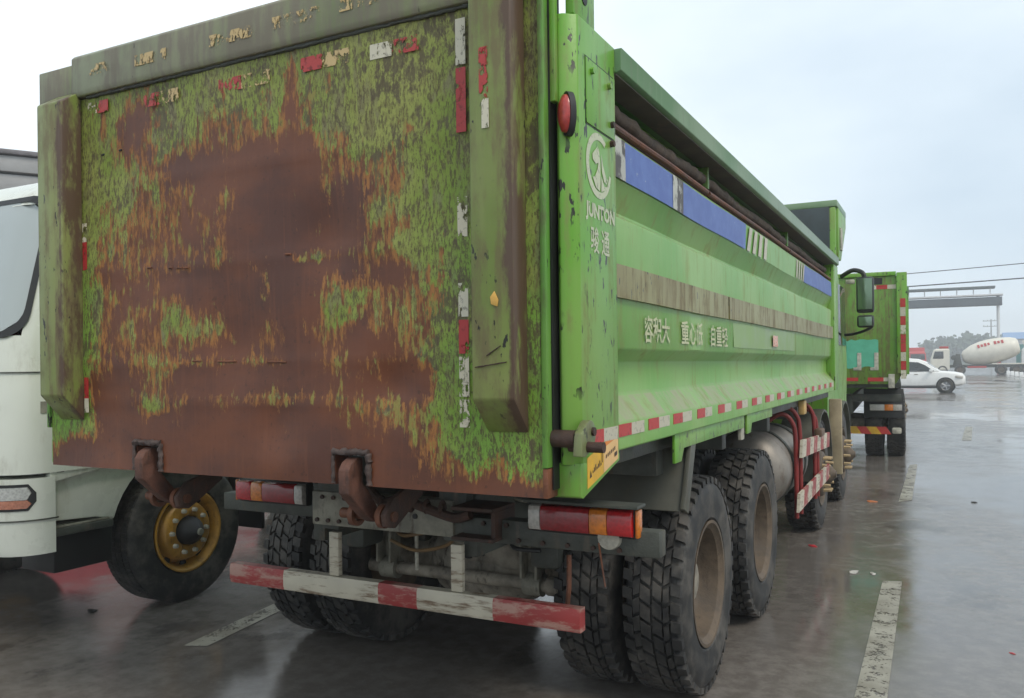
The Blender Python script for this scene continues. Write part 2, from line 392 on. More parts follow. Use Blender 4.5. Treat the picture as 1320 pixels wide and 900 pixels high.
# ------------------------------------------------------------------ ground
def ground():
    bm = B(); S = 1500
    ys = [-S, -60, 0, 30, 120, S]; xs = [-S, -60, 0, 60, S]
    g = [[bm.verts.new((x, y, 0)) for x in xs] for y in ys]
    for j in range(len(ys) - 1):
        for i in range(len(xs) - 1): bm.faces.new((g[j][i], g[j][i + 1], g[j + 1][i + 1], g[j + 1][i]))
    return tag(obj('ground', bm, M_ASPHALT, None, smooth=0), 'dark wet asphalt yard with shallow puddles', 'ground', kind='structure')
G = ground()
def line(pts, label):
    bm = B(); bm.faces.new([bm.verts.new((x, y, 0.004)) for x, y in pts])
    o = obj('parking_line', bm, M_LINE, None, smooth=0)
    tag(o, label, 'road marking', kind='structure'); return o
line([(1.906, 2.016 - .9), (2.056, 2.086 - .9), (2.01, 4.46), (1.88, 4.42)], 'worn white parking line beside the rusty tipper\'s rear wheels')
line([(1.815, 8.3), (1.95, 8.5), (1.91, 12.3), (1.80, 12.2)], 'short white parking line beside the second green tipper')
line([(-1.735, 1.108), (-1.60, 1.17), (-2.02, 3.9), (-2.16, 3.9)], 'white parking line between the rusty tipper and the white truck')
line([(2.6, 17.0), (2.78, 17.0), (2.9, 21.0), (2.75, 21.0)], 'faint white parking line beyond the second green tipper')
line([(6.4, 40), (6.6, 40), (8.6, 62), (8.4, 62)], 'thin white lane line near the white car')
line([(3.2, 30.2), (9.5, 30.6), (9.5, 30.9), (3.2, 30.5)], 'white crossing line before the white car')

# ------------------------------------------------------------------ wheels
TYRES = {}
def tyre_mesh(Rr, w, lugs):
    key = (Rr, w, lugs)
    if key in TYRES: return TYRES[key]
    bm = B(); h = w / 2; ri = Rr * .55
    d = .018 if lugs else 0.004
    prof = [(-h * .72, ri), (-h * .98, ri + .03), (-h * 1.06, Rr * .74), (-h * 1.02, Rr * .86), (-h * .93, Rr - d - .022), (-h * .82, Rr - d - .004), (0, Rr - d),
            (h * .82, Rr - d - .004), (h * .93, Rr - d - .022), (h * 1.02, Rr * .86), (h * 1.06, Rr * .74), (h * .99, Rr * .645), (h * .995, Rr * .635), (h * .98, ri + .03), (h * .72, ri)]
    lathe(bm, prof, n=72, close=True)
    def blk(a0, a1, x0, x1, skew, side=0):
        def pt(a, x, r): return V(x, math.cos(a) * r, math.sin(a) * r)
        q = []
        for r, e in ((Rr - d - .012, 0), (Rr, .0016)):
            for (a, x) in ((a0 + e / Rr, x0 + e), (a1 - e / Rr, x0 + e), (a1 - e / Rr + skew, x1 - e), (a0 + e / Rr + skew, x1 - e)):
                rr = r
                if side and abs(x) > h * .85: rr = r - .008
                q.append(bm.verts.new(pt(a, x, rr)))
        for f in ((3, 2, 1, 0), (4, 5, 6, 7), (0, 1, 5, 4), (1, 2, 6, 5), (2, 3, 7, 6), (3, 0, 4, 7)): bm.faces.new([q[i] for i in f])
    if lugs:
        N = 40; st = 2 * math.pi / N
        for k in range(N):
            a = k * st
            for s in (-1, 1):
                o = .5 * st if s > 0 else 0
                # centre block in two slanted halves, shoulder lug with stepped edge
                blk(a + o + .06 * st, a + o + .86 * st, s * .006, s * (h * .36), s * .30 * st)
                blk(a + o + .48 * st, a + o + 1.30 * st, s * (h * .40), s * (h * .60), s * -.18 * st)
                blk(a + o + .10 * st, a + o + .74 * st, s * (h * .65), s * (h * .97), s * .10 * st, 1)
    else:
        N = 90; st = 2 * math.pi / N
        for x0, x1 in ((-h * .8, -h * .45), (-h * .4, -h * .02), (h * .02, h * .4), (h * .45, h * .8)):
            for k in range(N): blk(k * st + .1 * st, k * st + .95 * st, x0, x1, 0)
    bmesh.ops.recalc_face_normals(bm, faces=bm.faces[:])
    me = bpy.data.meshes.new('tyre'); bm.to_mesh(me); bm.free()
    for p in me.polygons: p.use_smooth = True
    me.set_sharp_from_angle(angle=R(35)); me.materials.append(M_TYRE)
    TYRES[key] = me; return me
def make_wheel(kind, Rr=.54, w=.28):
    """wheel with its outer face towards +X, centred at the origin"""
    e = empty('wheel')
    t = bpy.data.objects.new('tyre', tyre_mesh(Rr, w, kind in ('dual', 'inner', 'front'))); COL.objects.link(t); t.parent = e
    h = w / 2; ri = Rr * .56
    bm = B()
    if kind in ('dual', 'inner'):
        lathe(bm, [(-h * .7, ri - .01), (-h * .7, ri + .005), (h * .88, ri + .005), (h * .98, ri + .012), (h * .98, ri - .004), (h * .90, ri - .012), (h * .80, ri - .030), (h * .2, ri - .045), (-h * .10, ri - .06), (-h * .22, ri - .085), (-h * .22, .0)], n=48)
        obj('rim', bm, M_RIM, e)
        bm = B(); lathe(bm, [(-h * .3, .15), (h * .02, .135), (h * .10, .11), (h * .38, .095), (h * .44, .07), (h * .44, 0)], n=28)
        obj('hub', bm, simple('grey_dusty_hub', (.26, .235, .19, 1), .7, 0, .3, 20), e)
        nut = None
        for k in range(10):
            a = 2 * math.pi * k / 10
            if nut is None:
                bm = B(); cyl(bm, (0, 0, 0), (.035, 0, 0), .017, .014, n=6); nut = obj('wheel_nut', bm, M_RIM, e, smooth=20); o = nut
            else: o = nut.copy(); COL.objects.link(o); o.parent = e
            o.location = (-h * .225, math.cos(a) * .185, math.sin(a) * .185)
    else:
        out = h * 1.15 if kind == 'front' else h * .95
        m = {'front': M_RIM, 'gold': M_GOLD}.get(kind, M_WHITE2 if kind == 'car' else M_RIM)
        lathe(bm, [(-h * .6, ri), (h * .92, ri + .006), (h * 1.0, ri + .012), (h * 1.02, ri), (h * .95, ri - .014), (h * .55, ri - .03), (h * .30, ri - .045), (h * .42, ri * .80), (out * .92, ri * .72), (out, ri * .66), (out, ri * .40), (out * .9, ri * .38), (out * .9, 0)], n=48)
        obj('rim', bm, m, e)
        bm = B(); lathe(bm, [(h * .5, ri * .37), (out + .03, ri * .35), (out + .06, ri * .30), (out + .10, ri * .13), (out + .115, ri * .11), (out + .115, 0)], n=28)
        obj('hub', bm, M_BLACK if kind == 'gold' else M_RIM, e)
        if kind == 'gold':
            bm = B()
            lathe(bm, [(out + .112, ri * .1), (out + .13, ri * .08), (out + .13, 0)], n=16); obj('hub_cap', bm, M_CHASSISL, e)
            hole = None
            for k in range(10):
                a = 2 * math.pi * (k + .5) / 10; r = ri * .855
                bm = B(); cyl(bm, (h * .40, 0, 0), (h * .47, 0, 0), .026, n=14)
                o = obj('hand_hole', bm, M_BLACK, e) if hole is None else None
                if o is None:
                    bm.free(); o = hole.copy(); COL.objects.link(o); o.parent = e
                else: hole = o
                o.location = (0.008, math.cos(a) * r, math.sin(a) * r)
        if kind in ('front', 'gold'):
            nut = None
            for k in range(10):
                a = 2 * math.pi * k / 10; r = ri * .54
                if nut is None:
                    bm = B(); cyl(bm, (0, 0, 0), (.03 if kind == 'gold' else .075, 0, 0), .019, .014, n=6)
                    nut = obj('wheel_nut', bm, M_NUT if kind == 'front' else M_PALE, e, smooth=20); o = nut
                else: o = nut.copy(); COL.objects.link(o); o.parent = e
                o.location = (out - .002, math.cos(a) * r, math.sin(a) * r)
    return e

# ------------------------------------------------------------------ the rusty green tipper
T = empty('tipper_truck', (0, 0, 0))
tag(T, 'green tipper truck with heavily rusted tailgate and striped red and white bumper', 'truck')
TW, TY, TZ0, TZ1 = 1.2, -.05, 1.235, 2.815          # tailgate half width, face y, bottom, weld line
PAINT = [(.05, 1.535, .55, .024, .30), (-.05, 1.68, .46, .02, .34), (.30, 2.055, .14, .022, .50), (-.30, 2.05, .16, .018, .34), (.1, 1.78, .1, .05, .22), (-.36, 1.80, .20, .06, .30), (-.42, 1.86, .05, .09, .3), (.42, 1.85, .14, .09, .34), (-.18, 2.06, .16, .06, .30), (.58, 1.50, .10, .05, .30), (-.55, 1.50, .12, .04, .3), (-.05, 1.42, .5, .02, .16), (.2, 2.24, .05, .10, .16), (-.12, 2.32, .06, .08, .2)]
WX = [-1.2, -1.0, -.8, -.6, -.4, -.2, 0, .2, .4, .6, .8, .95, 1.2]
WZ = [2.82, 2.68, 2.56, 2.45, 2.3, 2.15, 2.0, 1.85, 1.7, 1.55, 1.4, 1.3, 1.235]
WEAR = [[.1, .1, .15, .30, .15, .20, .20, .25, .1, .1, .1, .1, .1],
        [.1, .1, .35, .62, .25, .30, .28, .35, .15, .1, .1, .12, .1],
        [.1, .1, .30, .42, .42, .50, .48, .50, .25, .15, .15, .15, .1],
        [.1, .1, .32, .42, .70, .82, .85, .85, .55, .22, .32, .15, .1],
        [.1, .1, .38, .52, .62, .72, .98, 1.0, .70, .38, .22, .1, .1],
        [.1, .1, .42, .52, .66, .70, .98, .92, .78, .42, .32, .1, .1],
        [.1, .1, .48, .76, .86, .86, .92, .98, .86, .52, .32, .1, .1],
        [.1, .15, .56, .62, .58, .76, .96, 1.0, .66, .52, .36, .1, .1],
        [.1, .2, .60, .60, .62, .78, .88, .96, .60, .56, .36, .1, .1],
        [.1, .32, .86, .66, .72, .78, .82, .84, .66, .68, .50, .14, .1],
        [.15, .45, 1.0, 1.0, 1.0, 1.0, 1.0, 1.0, .84, .72, .52, .2, .1],
        [.7, .9, 1.05, 1.05, 1.05, 1.05, 1.05, 1.05, 1.0, .95, .80, .55, .4],
        [1.0, 1.1, 1.1, 1.1, 1.1, 1.1, 1.1, 1.1, 1.1, 1.1, 1.1, 1.0, .9]]
SPOTS = [(.71, 1.60, .10, .08, .35), (.50, 1.74, .10, .07, .25), (-.66, 2.66, .11, .08, .30), (.20, 2.68, .03, .14, .45), (-.85, 2.05, .12, .06, .30), (.47, 2.22, .07, .12, .15), (-.3, 2.42, .12, .06, .15), (.62, 1.98, .1, .05, .25)]
def wear_at(x, z):
    def loc(T_, v):
        for q in range(len(T_) - 1):
            a, b = T_[q], T_[q + 1]
            if min(a, b) <= v <= max(a, b):
                k = (v - a) / (b - a); return q, k * k * (3 - 2 * k)
        return (0, 0) if abs(v - T_[0]) < abs(v - T_[-1]) else (len(T_) - 2, 1)
    i, u = loc(WX, x); j, w = loc(WZ, z)
    v = (WEAR[j][i] * (1 - u) + WEAR[j][i + 1] * u) * (1 - w) + (WEAR[j + 1][i] * (1 - u) + WEAR[j + 1][i + 1] * u) * w
    for cx, cz, rx, rz, a in SPOTS: v += a * math.exp(-(((x - cx) / rx) ** 2 + ((z - cz) / rz) ** 2) ** 1.5)
    m = 0
    for cx, cz, rx, rz, a in PAINT: m = max(m, a * math.exp(-(((x - cx) / rx) ** 2 + ((z - cz) / rz) ** 2)))
    return v - m
def fresh_at(x, z):
    e = max(0, min(1, (abs(x) - .72) / .25)); return .7 * e * max(0, min(1, (2.4 - z) / .6))
SLOTS = ((-.655, -.515), (.385, .525))
def dent(x, z):
    d = .008 * math.sin(x * 3.1 + 1) * math.sin(z * 4.3) + .003 * math.sin(x * 9.1) * math.sin(z * 11.3 + 2)
    for rz in (2.06, 1.675, 1.52, 2.42): d -= .003 * math.exp(-((z - rz) / .022) ** 2)
    for cx, cz, r, a in ((.35, 2.12, .13, .022), (-.1, 1.72, .16, .020), (.62, 1.58, .10, .024), (-.5, 2.0, .25, .010), (.1, 1.42, .11, .018), (-.85, 1.5, .14, .008), (.2, 2.5, .3, .008)):
        d += a * math.exp(-(((x - cx) / r) ** 2 + ((z - cz) / r) ** 2))
    return d
def tailgate():
    nx, nz = 96, 72
    xs = sorted(set([-TW + 2 * TW * i / nx for i in range(nx + 1)] + [v for s in SLOTS for v in s]))
    zs = sorted(set([TZ0 + (TZ1 - TZ0) * i / nz for i in range(nz + 1)] + [1.345]))
    bm = B()
    g = [[bm.verts.new((x, TY + dent(x, z) * min(1, (z - TZ0) * 12), z)) for x in xs] for z in zs]
    for j in range(len(zs) - 1):
        for i in range(len(xs) - 1):
            xm, zm = (xs[i] + xs[i + 1]) / 2, (zs[j] + zs[j + 1]) / 2
            if zm < 1.345 and any(a < xm < b for a, b in SLOTS): continue
            bm.faces.new((g[j][i], g[j][i + 1], g[j + 1][i + 1], g[j + 1][i]))
    r = bmesh.ops.extrude_face_region(bm, geom=bm.faces[:])
    for v in [v for v in r['geom'] if isinstance(v, bmesh.types.BMVert)]: v.co.y = .03
    for v in [v for v in bm.verts if not v.link_faces]: bm.verts.remove(v)
    o = obj('tailgate', bm, M_TAIL, T, smooth=30)
    me = o.data
    a = me.attributes.new('wear', 'FLOAT', 'POINT'); b = me.attributes.new('fresh', 'FLOAT', 'POINT')
    for i, v in enumerate(me.vertices):
        a.data[i].value = wear_at(v.co.x, v.co.z); b.data[i].value = fresh_at(v.co.x, v.co.z)
    return o
TG = tailgate()
o_lab = lambda o, s: o.__setitem__('label', s)
o_lab(TG, 'tailgate of flaking green paint eaten away by brown rust')
def rough_bead(name, p0, p1, r, parent, mat=M_WELD, n=60):
    p0, p1 = Vector(p0), Vector(p1); bm = B(); prev = None
    u, v = frame(p1 - p0)
    for i in range(n + 1):
        p = p0.lerp(p1, i / n); rr = r * (.75 + .5 * random.random())
        q = ring(bm, p + u * random.uniform(-.2, .2) * r + v * random.uniform(-.2, .2) * r, u, v, rr, 6)
        if prev: skin(bm, prev, q)
        else: bm.faces.new(q[::-1])
        prev = q
    bm.faces.new(prev); return obj(name, bm, mat, parent, smooth=60)
rough_bead('weld_seam', (-.93, TY - .004, TZ1 + .002), (.99, TY - .004, TZ1 + .002), .008, TG, M_CHASSIS, 120)
# cut seams on the panel (a plate let into the upper left)
for i, (x0, z0, x1, z1) in enumerate(((-.60, 2.80, -.59, 2.60), (-.86, 2.565, -.60, 2.575), (.02, 2.075, .34, 2.06), (-.62, 2.07, -.33, 2.05), (-.45, 1.685, .44, 1.665))):
    for q in range(7):
        if random.random() < .4: continue
        k0 = q / 7; k1 = k0 + random.uniform(.04, .12)
        xa, za, xb, zb = x0 + (x1 - x0) * k0, z0 + (z1 - z0) * k0, x0 + (x1 - x0) * k1, z0 + (z1 - z0) * k1
        rough_bead('plate_seam', (xa, TY - .0005 + dent(xa, za), za), (xb, TY - .0005 + dent(xb, zb), zb), .0042, TG, M_BLACK if i < 2 else M_RUST, 8)
# weld beads round the hook slots
for a, b in SLOTS:
    rough_bead('slot_weld', (a - .008, TY - .004, 1.352), (b + .008, TY - .004, 1.352), .013, TG, n=14)
    rough_bead('slot_weld', (b + .008, TY - .004, 1.35), (b + .008, TY - .004, TZ0 + .005), .012, TG, n=12)
    rough_bead('slot_weld', (a - .008, TY - .004, 1.35), (a - .008, TY - .004, TZ0 + .005), .008, TG, n=12)
# top beam
bm = B(); prism(bm, [(TY - .022, TZ1 + .006), (TY - .028, TZ1 + .03), (TY - .026, 2.985), (TY - .012, 3.0), (.06, 3.0), (.06, TZ1 + .006)], 'x', -1.005, 1.205)
obj('tailgate_top_beam', bm, M_BEAM, T, .004)
bm = B(); ax_box(bm, -1.29, -1.008, -.035, .06, 2.80, 2.985)
obj('tailgate_corner_plate', bm, M_BEAM, T, .006)
# channel posts on the tailgate
def post(x0, x1, ztop, mat):
    bm = B(); yf = TY - .10; d = .018
    sec = [(yf, 1.545), (yf, ztop - .045), (TY - .002, ztop + .02), (TY - .002, 1.435)]
    a = [bm.verts.new((x0, y, z)) for y, z in sec]; b = [bm.verts.new((x1, y, z)) for y, z in sec]
    skin(bm, a, b); bm.faces.new(a[::-1]); bm.faces.new(b)
    return obj('tailgate_post', bm, mat, T, .008)
PC = ((0.145, 0.21, 0.035, 1), (0.235, 0.265, 0.085, 1), (0.145, 0.105, 0.055, 1), 0.44, 0.62, 0.64)
PL = post(-1.135, -.975, 2.83, green_mat('left_post_paint', *PC, edge=-.985)); PR = post(1.005, 1.155, 2.98, green_mat('right_post_paint', *PC, edge=1.148))
# folded patch plate on the right post
def sheet(name, pts, mat, parent, t=.006, axis='y', bev=.001):
    bm = B()
    if axis == 'y': prism(bm, [(p[0], p[1]) for p in pts], 'y', *t)
    else: prism(bm, [(p[0], p[1]) for p in pts], 'x', *t)
    return obj(name, bm, mat, parent, bev)
sheet('torn_label', [(1.075, 1.86), (1.09, 1.878), (1.104, 1.85), (1.10, 1.83), (1.078, 1.838)], simple('yellowed_paper', (0.62, 0.36, 0.08, 1), .6, 0, .2), PR, (TY - .1035, TY - .1005))
for i, (x0, z0, x1, z1) in enumerate(((1.06, 1.68, 1.11, 1.71), (1.13, 1.66, 1.02, 1.645))):
    rough_bead('scratch', (x0, TY - .1035, z0), (x1, TY - .1035, z1), .002, PR, M_RUSTDARK, 14)
# edge flange of the tailgate
box_obj('edge_flange', M_FLANGE, T, 1.2015, 1.222, -.062, .03, 1.33, 3.0, .004)
box_obj('edge_flange', M_FLANGE, T, -1.222, -1.2015, -.062, .03, 1.40, 2.79, .004)
box_obj('edge_flange', M_RUST, T, 1.2015, 1.220, -.060, .03, 1.235, 1.328, .004)
# reflective tape remnants on the tailgate
def tape_y(x0, x1, z0, z1, mat, parent, y, name='reflective_tape'):
    bm = B(); ax_box(bm, x0, x1, y - .0016, y, z0, z1); return obj(name, bm, mat, parent, smooth=0)
for x0, x1, z, k in ((-.93, -.80, 2.765, 1), (-.58, -.38, 2.745, 0), (-.16, .10, 2.735, 0), (.25, .47, 2.745, 0), (.56, .76, 2.735, 2)):
    xm = x0 + (x1 - x0) * .45
    ma, mb = ((M_TGOLDW, M_TWHITEW), (M_TREDW, M_TWHITEW), (M_TREDW, M_TWHITEM))[k]
    tape_y(x0, xm, z - .026, z + .026, M_TREDW if k == 0 else mb, TG, TY - .004)
    tape_y(xm, x1, z - .026, z + .026, ma, TG, TY - .004)
for x0, x1, z in ((-.89, -.76, 2.915), (-.60, -.42, 2.905), (-.18, .07, 2.905), (.14, .36, 2.91), (.45, .62, 2.91)):
    tape_y(x0, x1, z - .022, z + .022, M_TGOLDW, T, TY - .0295)
z = 2.78
for k, ln in enumerate((.16, .22, .2, .14, .14, .12, .12, .14, .10)):
    if k in (0, 1, 3, 5, 6, 7, 8): tape_y(.905, .942, z - ln + .01, z, (M_TWHITEM, M_TREDM, M_TWHITEW, M_TWHITEW, M_TREDW)[k % 5], TG, TY - .006)
    z -= ln
for z0, z1, m in ((2.08, 2.20, M_TREDM), (2.20, 2.28, M_TWHITEW), (1.53, 1.62, M_TREDM), (1.47, 1.53, M_TWHITEM)):
    tape_y(-.975 + .004, -.945, z0, z1, m, TG, TY - .006)
tape_y(1.045, 1.075, 2.47, 2.63, M_TREDW, PR, TY - .1015)
tape_y(1.053, 1.078, 2.38, 2.47, M_TWHITEM, PR, TY - .1015)
# lock hooks
def hook(x):
    e = empty('lock_hook', (x, 0, 0), T)
    bm = B()
    prism(bm, [(-.045, 1.335), (-.08, 1.318), (-.102, 1.29), (-.102, 1.195), (.02, 1.085), (.075, 1.055), (.11, 1.09), (.06, 1.15), (-.01, 1.23), (-.01, 1.33)], 'x', -.027, .027)
    obj('hook_arm', bm, simple('hook_rust', (.10, .042, .027, 1), .6, 0, .4, 14, (.045, .022, .016, 1), .3), e, .006)
    bm = B(); cyl(bm, (-.15, .075, 1.085), (.12, .075, 1.085), .022, n=14); obj('pin', bm, M_RUST, e)
    for xx in (-.075, .065):
        bm = B(); lathe(bm, [(-.012, .03), (-.012, .05), (.012, .05), (.012, .03)], (xx, .075, 1.085), 'x', 20, True); obj('collar', bm, M_RUST, e)
    bm = B(); prism(bm, [(.03, 1.05), (.02, 1.10), (.08, 1.16), (.3, 1.22), (.3, 1.15), (.14, 1.06), (.09, 1.035)], 'x', .085, .11); obj('lug_plate', bm, M_RUSTDARK, e, .004)
    e.scale = (.88, .88, .88); e.location = (x, -.006, .158)
    return e
hook(-.59); hook(.455)

# body corner posts
def corner(s):
    bm = B()
    prism(bm, [(s * 1.228, .05), (s * 1.232, .012), (s * 1.245, -.004), (s * 1.262, .0), (s * 1.30, .028), (s * 1.30, .36), (s * 1.19, .36), (s * 1.19, .05)], 'z', 1.335, 2.75)
    o = obj('corner_post', bm, M_GREEN, T, .004)
    return o
CP = corner(1); CPL = corner(-1)
bm = B(); prism(bm, [(.012, 1.34), (.012, 1.235), (.03, 1.228), (.362, 1.315), (.362, 1.34)], 'x', 1.20, 1.30); obj('corner_foot', bm, M_GREEN, T, .003)
bm = B(); prism(bm, [(.012, 1.34), (.012, 1.235), (.03, 1.228), (.362, 1.315), (.362, 1.34)], 'x', -1.30, -1.20); obj('corner_foot', bm, M_GREEN, T, .003)
box_obj('door_seal', M_BLACK, T, 1.223, 1.2275, -.03, .05, 1.26, 2.98, 0)
bm = B(); prism(bm, [(1.2235, -.012), (1.2275, -.028), (1.246, -.03), (1.2465, -.006), (1.2285, .01)], 'z', 2.47, 2.98); obj('drip_strip', bm, M_GREEN, T, .002)
for s in (1, -1):    # upper hinge ears
    bm = B(); prism(bm, ([(.02, 2.752), (.02, 3.02), (.05, 3.07), (.13, 3.07), (.20, 2.95), (.20, 2.752)] if s > 0 else [(.02, 2.752), (.02, 2.95), (.04, 2.965), (.18, 2.965), (.20, 2.95), (.20, 2.752)]), 'x', s * 1.262, s * 1.29); o = obj('hinge_ear', bm, M_GREEN, T, .004)
    if s < 0: continue
    bm = B(); cyl(bm, (s * 1.285, .10, 2.99), (s * 1.293, .10, 2.99), .03, n=16); obj('hinge_hole', bm, M_BLACK, o)
    bm = B(); cyl(bm, (s * 1.285, .11, 2.83), (s * 1.293, .11, 2.83), .022, n=16); obj('hinge_hole', bm, M_BLACK, o)
# marker lamp on the corner post
ml = empty('marker_lamp', (1.278, -.004, 2.43), T, R(-38))
bm = B(); lathe(bm, [(-.012, .034), (.008, .034), (.008, 0)], (0, 0, 0), 'x', 28)
for v in bm.verts: v.co = V(v.co.y, -v.co.x, v.co.z * 2.05)
obj('lamp_base', bm, M_BLACK, ml)
bm = B(); lathe(bm, [(.006, .030), (.018, .028), (.028, .018), (.030, 0)], (0, 0, 0), 'x', 28)
for v in bm.verts: v.co = V(v.co.y, -v.co.x, v.co.z * 2.05)
obj('lamp_lens', bm, lens('faded_red_lens', (0.50, .045, .035, 1), .35), ml)
# side plate details: hatch, bolts, emblem, lettering, plate sticker
def sx(u0, v0, x=1.3012): return lambda u, v: (x, u0 + u, v0 + v)
bm = B(); ax_box(bm, 1.300, 1.3035, .088, .335, 2.425, 2.635); obj('hatch_plate', bm, M_GREEN, CP, .0015)
for y0, y1, z0, z1 in ((.083, .0865, 2.42, 2.64), (.3365, .34, 2.42, 2.64), (.083, .34, 2.6365, 2.64), (.083, .34, 2.42, 2.4235)):
    box_obj('hatch_gap', M_BLACK, CP, 1.2995, 1.3008, y0, y1, z0, z1, 0)
for y, z, m in ((.13, 2.60, M_GREEN), (.285, 2.595, M_GREEN), (.31, 2.47, M_RUSTDARK), (.31, 2.405, M_RUSTDARK)):
    bm = B(); cyl(bm, (1.300, y, z), (1.315, y, z), .011, n=6); obj('bolt', bm, m, CP, smooth=20)
def flat(name, polys, mat, parent, x):
    bm = B()
    for p in polys: bm.faces.new([bm.verts.new((x, a, b)) for a, b in p])
    me = bpy.data.meshes.new(name); bm.to_mesh(me); bm.free(); me.materials.append(mat)
    o = bpy.data.objects.new(name, me); COL.objects.link(o); o.parent = parent; return o
def emblem(cy, cz, r, rz, x, parent):
    P = lambda u, v: (cy + u * r, cz + v * rz)
    qs = []
    for i in range(40):
        t0, t1 = R(55 + i * 7.4), R(55 + (i + 1) * 7.4)
        w = lambda t: .80 + .10 * (1 if t < R(230) else 0) - .0
        a0 = .86 - .10 * abs(math.sin(t0 * .5)); a1 = .86 - .10 * abs(math.sin(t1 * .5))
        qs.append([P(math.cos(t0) * a0, math.sin(t0) * a0), P(math.cos(t0), math.sin(t0)), P(math.cos(t1), math.sin(t1)), P(math.cos(t1) * a1, math.sin(t1) * a1)])
    head = [(-.05, .62), (.02, .45), (.10, .10), (.10, -.5), (.05, -.76), (-.25, -.70), (-.52, -.42), (-.35, -.38), (-.12, -.1), (-.05, .10), (-.25, .02), (-.50, .12), (-.52, .28), (-.28, .46)]
    ring_q = qs; qs = []
    qs.append([P(*p) for p in head])
    mane = [(.18, .42), (.30, .12), (.55, -.22), (.72, -.30), (.60, -.45), (.40, -.40), (.22, -.12)]
    qs.append([P(*p) for p in mane])
    qs.append([P(*p) for p in [(.18, -.28), (.42, -.55), (.70, -.52), (.46, -.66), (.16, -.76)]])
    flat('emblem', ring_q, M_LETTER, parent, x)
    for q in qs: flat('emblem', [q], M_LETTER, parent, x + .0006)
emblem(.195, 2.305, .112, .108, 1.3012, CP)
text_mesh('lettering', 'JUNTON', M_LETTER, CP, sx(.075, 2.112), .262, .064, .045)
text_mesh('lettering', '\u9a8f \u901a', M_LETTER, CP, sx(.115, 2.012), .17, .088, .016)
PLATE = simple('yellow_notice', (0.70, 0.40, 0.03, 1), .5, 0, .15, 12, (.62, .33, .04, 1))
flat('notice_sticker', [[(.062, 1.253), (.062, 1.352), (.205, 1.385), (.205, 1.288)]], PLATE, CP, 1.3012)
flat('notice_sticker', [[(.207, 1.289), (.207, 1.386), (.345, 1.420 - .004), (.345, 1.323)]], simple('orange_notice', (0.72, 0.46, 0.20, 1), .5, 0, .15), CP, 1.3012)
flat('notice_sticker', [[(.207, 1.372), (.207, 1.388), (.345, 1.4165), (.345, 1.400)]], simple('orange_notice_head', (0.66, 0.22, 0.04, 1), .5, 0, .1), CP, 1.3018)
M_INK = simple('printed_ink', (0.05, 0.035, 0.02, 1), .6, 0, .2)
ink = [[(.08, 1.285), (.088, 1.312), (.098, 1.29)], [(.14, 1.372), (.145, 1.388), (.18, 1.396), (.178, 1.378)], [(.186, 1.325), (.186, 1.372), (.193, 1.373), (.193, 1.326)]]
for k in range(7):
    y = .105 + .012 * k; zz = 1.30 + .0028 * k
    ink.append([(y, zz), (y, zz + .008 + .006 * (k % 3)), (y + .006, zz + .009 + .006 * (k % 3)), (y + .006, zz + .001)])
for k in range(6):
    y = .225 + .016 * k; zz = 1.335 + .004 * k
    ink.append([(y, zz), (y, zz + .012), (y + .008, zz + .014), (y + .008, zz + .002)])
ink.append([(.305, 1.332), (.305, 1.346), (.332, 1.352), (.332, 1.338)])
flat('notice_print', ink, M_INK, CP, 1.3024)
# lower hinge ear on the corner
hg = empty('corner_hinge', (1.3, 0, 1.42), T)
bm = B(); pts = [(math.cos(R(a)) * .045 + .02, math.sin(R(a)) * .045 + .012) for a in range(-60, 150, 15)] + [(-.05, .02), (-.06, -.05), (-.02, -.055)]
prism(bm, pts, 'x', .004, .032); obj('hinge_plate', bm, M_POST, hg, .004)
bm = B(); cyl(bm, (.03, .035, .02), (.04, .035, .02), .014, n=12); obj('hinge_pin', bm, M_RUSTDARK, hg)
bm = B(); cyl(bm, (-.03, -.005, -.025), (.085, -.005, -.025), .017, n=14); obj('hinge_pin', bm, M_RUSTDARK, hg)
bm = B(); cyl(bm, (-.08, -.02, 0), (.0, -.02, 0), .028, n=14); obj('hinge_barrel', bm, M_RUSTDARK, hg)

# side walls: folded profile swept along the body
PROF = [(1.150, 1.345), (1.287, 1.345), (1.290, 1.350), (1.290, 1.440), (1.286, 1.448), (1.222, 1.530), (1.216, 1.545), (1.216, 1.655), (1.220, 1.664), (1.262, 1.700), (1.268, 1.712),
        (1.268, 2.165), (1.264, 2.180), (1.250, 2.190), (1.228, 2.198), (1.226, 2.212), (1.262, 2.300), (1.270, 2.312), (1.270, 2.470), (1.262, 2.480), (1.165, 2.482), (1.165, 2.665), (1.150, 2.665)]
def side_wall(s):
    bm = B(); Y0, Y1, N = .361, 6.82, 60; rows = []
    for i in range(N + 1):
        y = Y0 + (Y1 - Y0) * i / N
        rows.append([bm.verts.new((s * (x + (.004 * math.sin(y * 2.1 + z * 3) + .003 * math.sin(y * 5.3 - z * 7) - .004 * math.exp(-((y - 1.5) / .25) ** 2 - ((z - 1.6) / .06) ** 2) - .005 * math.exp(-((y - 3.3) / .3) ** 2 - ((z - 1.62) / .07) ** 2)) * (1 if 1.5 < z < 2.46 else .2)), y, z)) for x, z in PROF])
    for a, b in zip(rows, rows[1:]):
        for j in range(len(PROF) - 1): bm.faces.new((a[j], a[j + 1], b[j + 1], b[j]))
        bm.faces.new((a[-1], a[0], b[0], b[-1]))
    bm.faces.new(rows[0]); bm.faces.new(rows[-1][::-1])
    return obj('side_wall', bm, M_GREENCLEAN, T, smooth=28)
SW = side_wall(1); SWL = side_wall(-1)
M_RAIL = green_mat('rail_paint', (0.10, 0.22, 0.085, 1), (0.20, 0.30, 0.17, 1), (0.18, 0.19, 0.14, 1), 0.55, .72, .75)
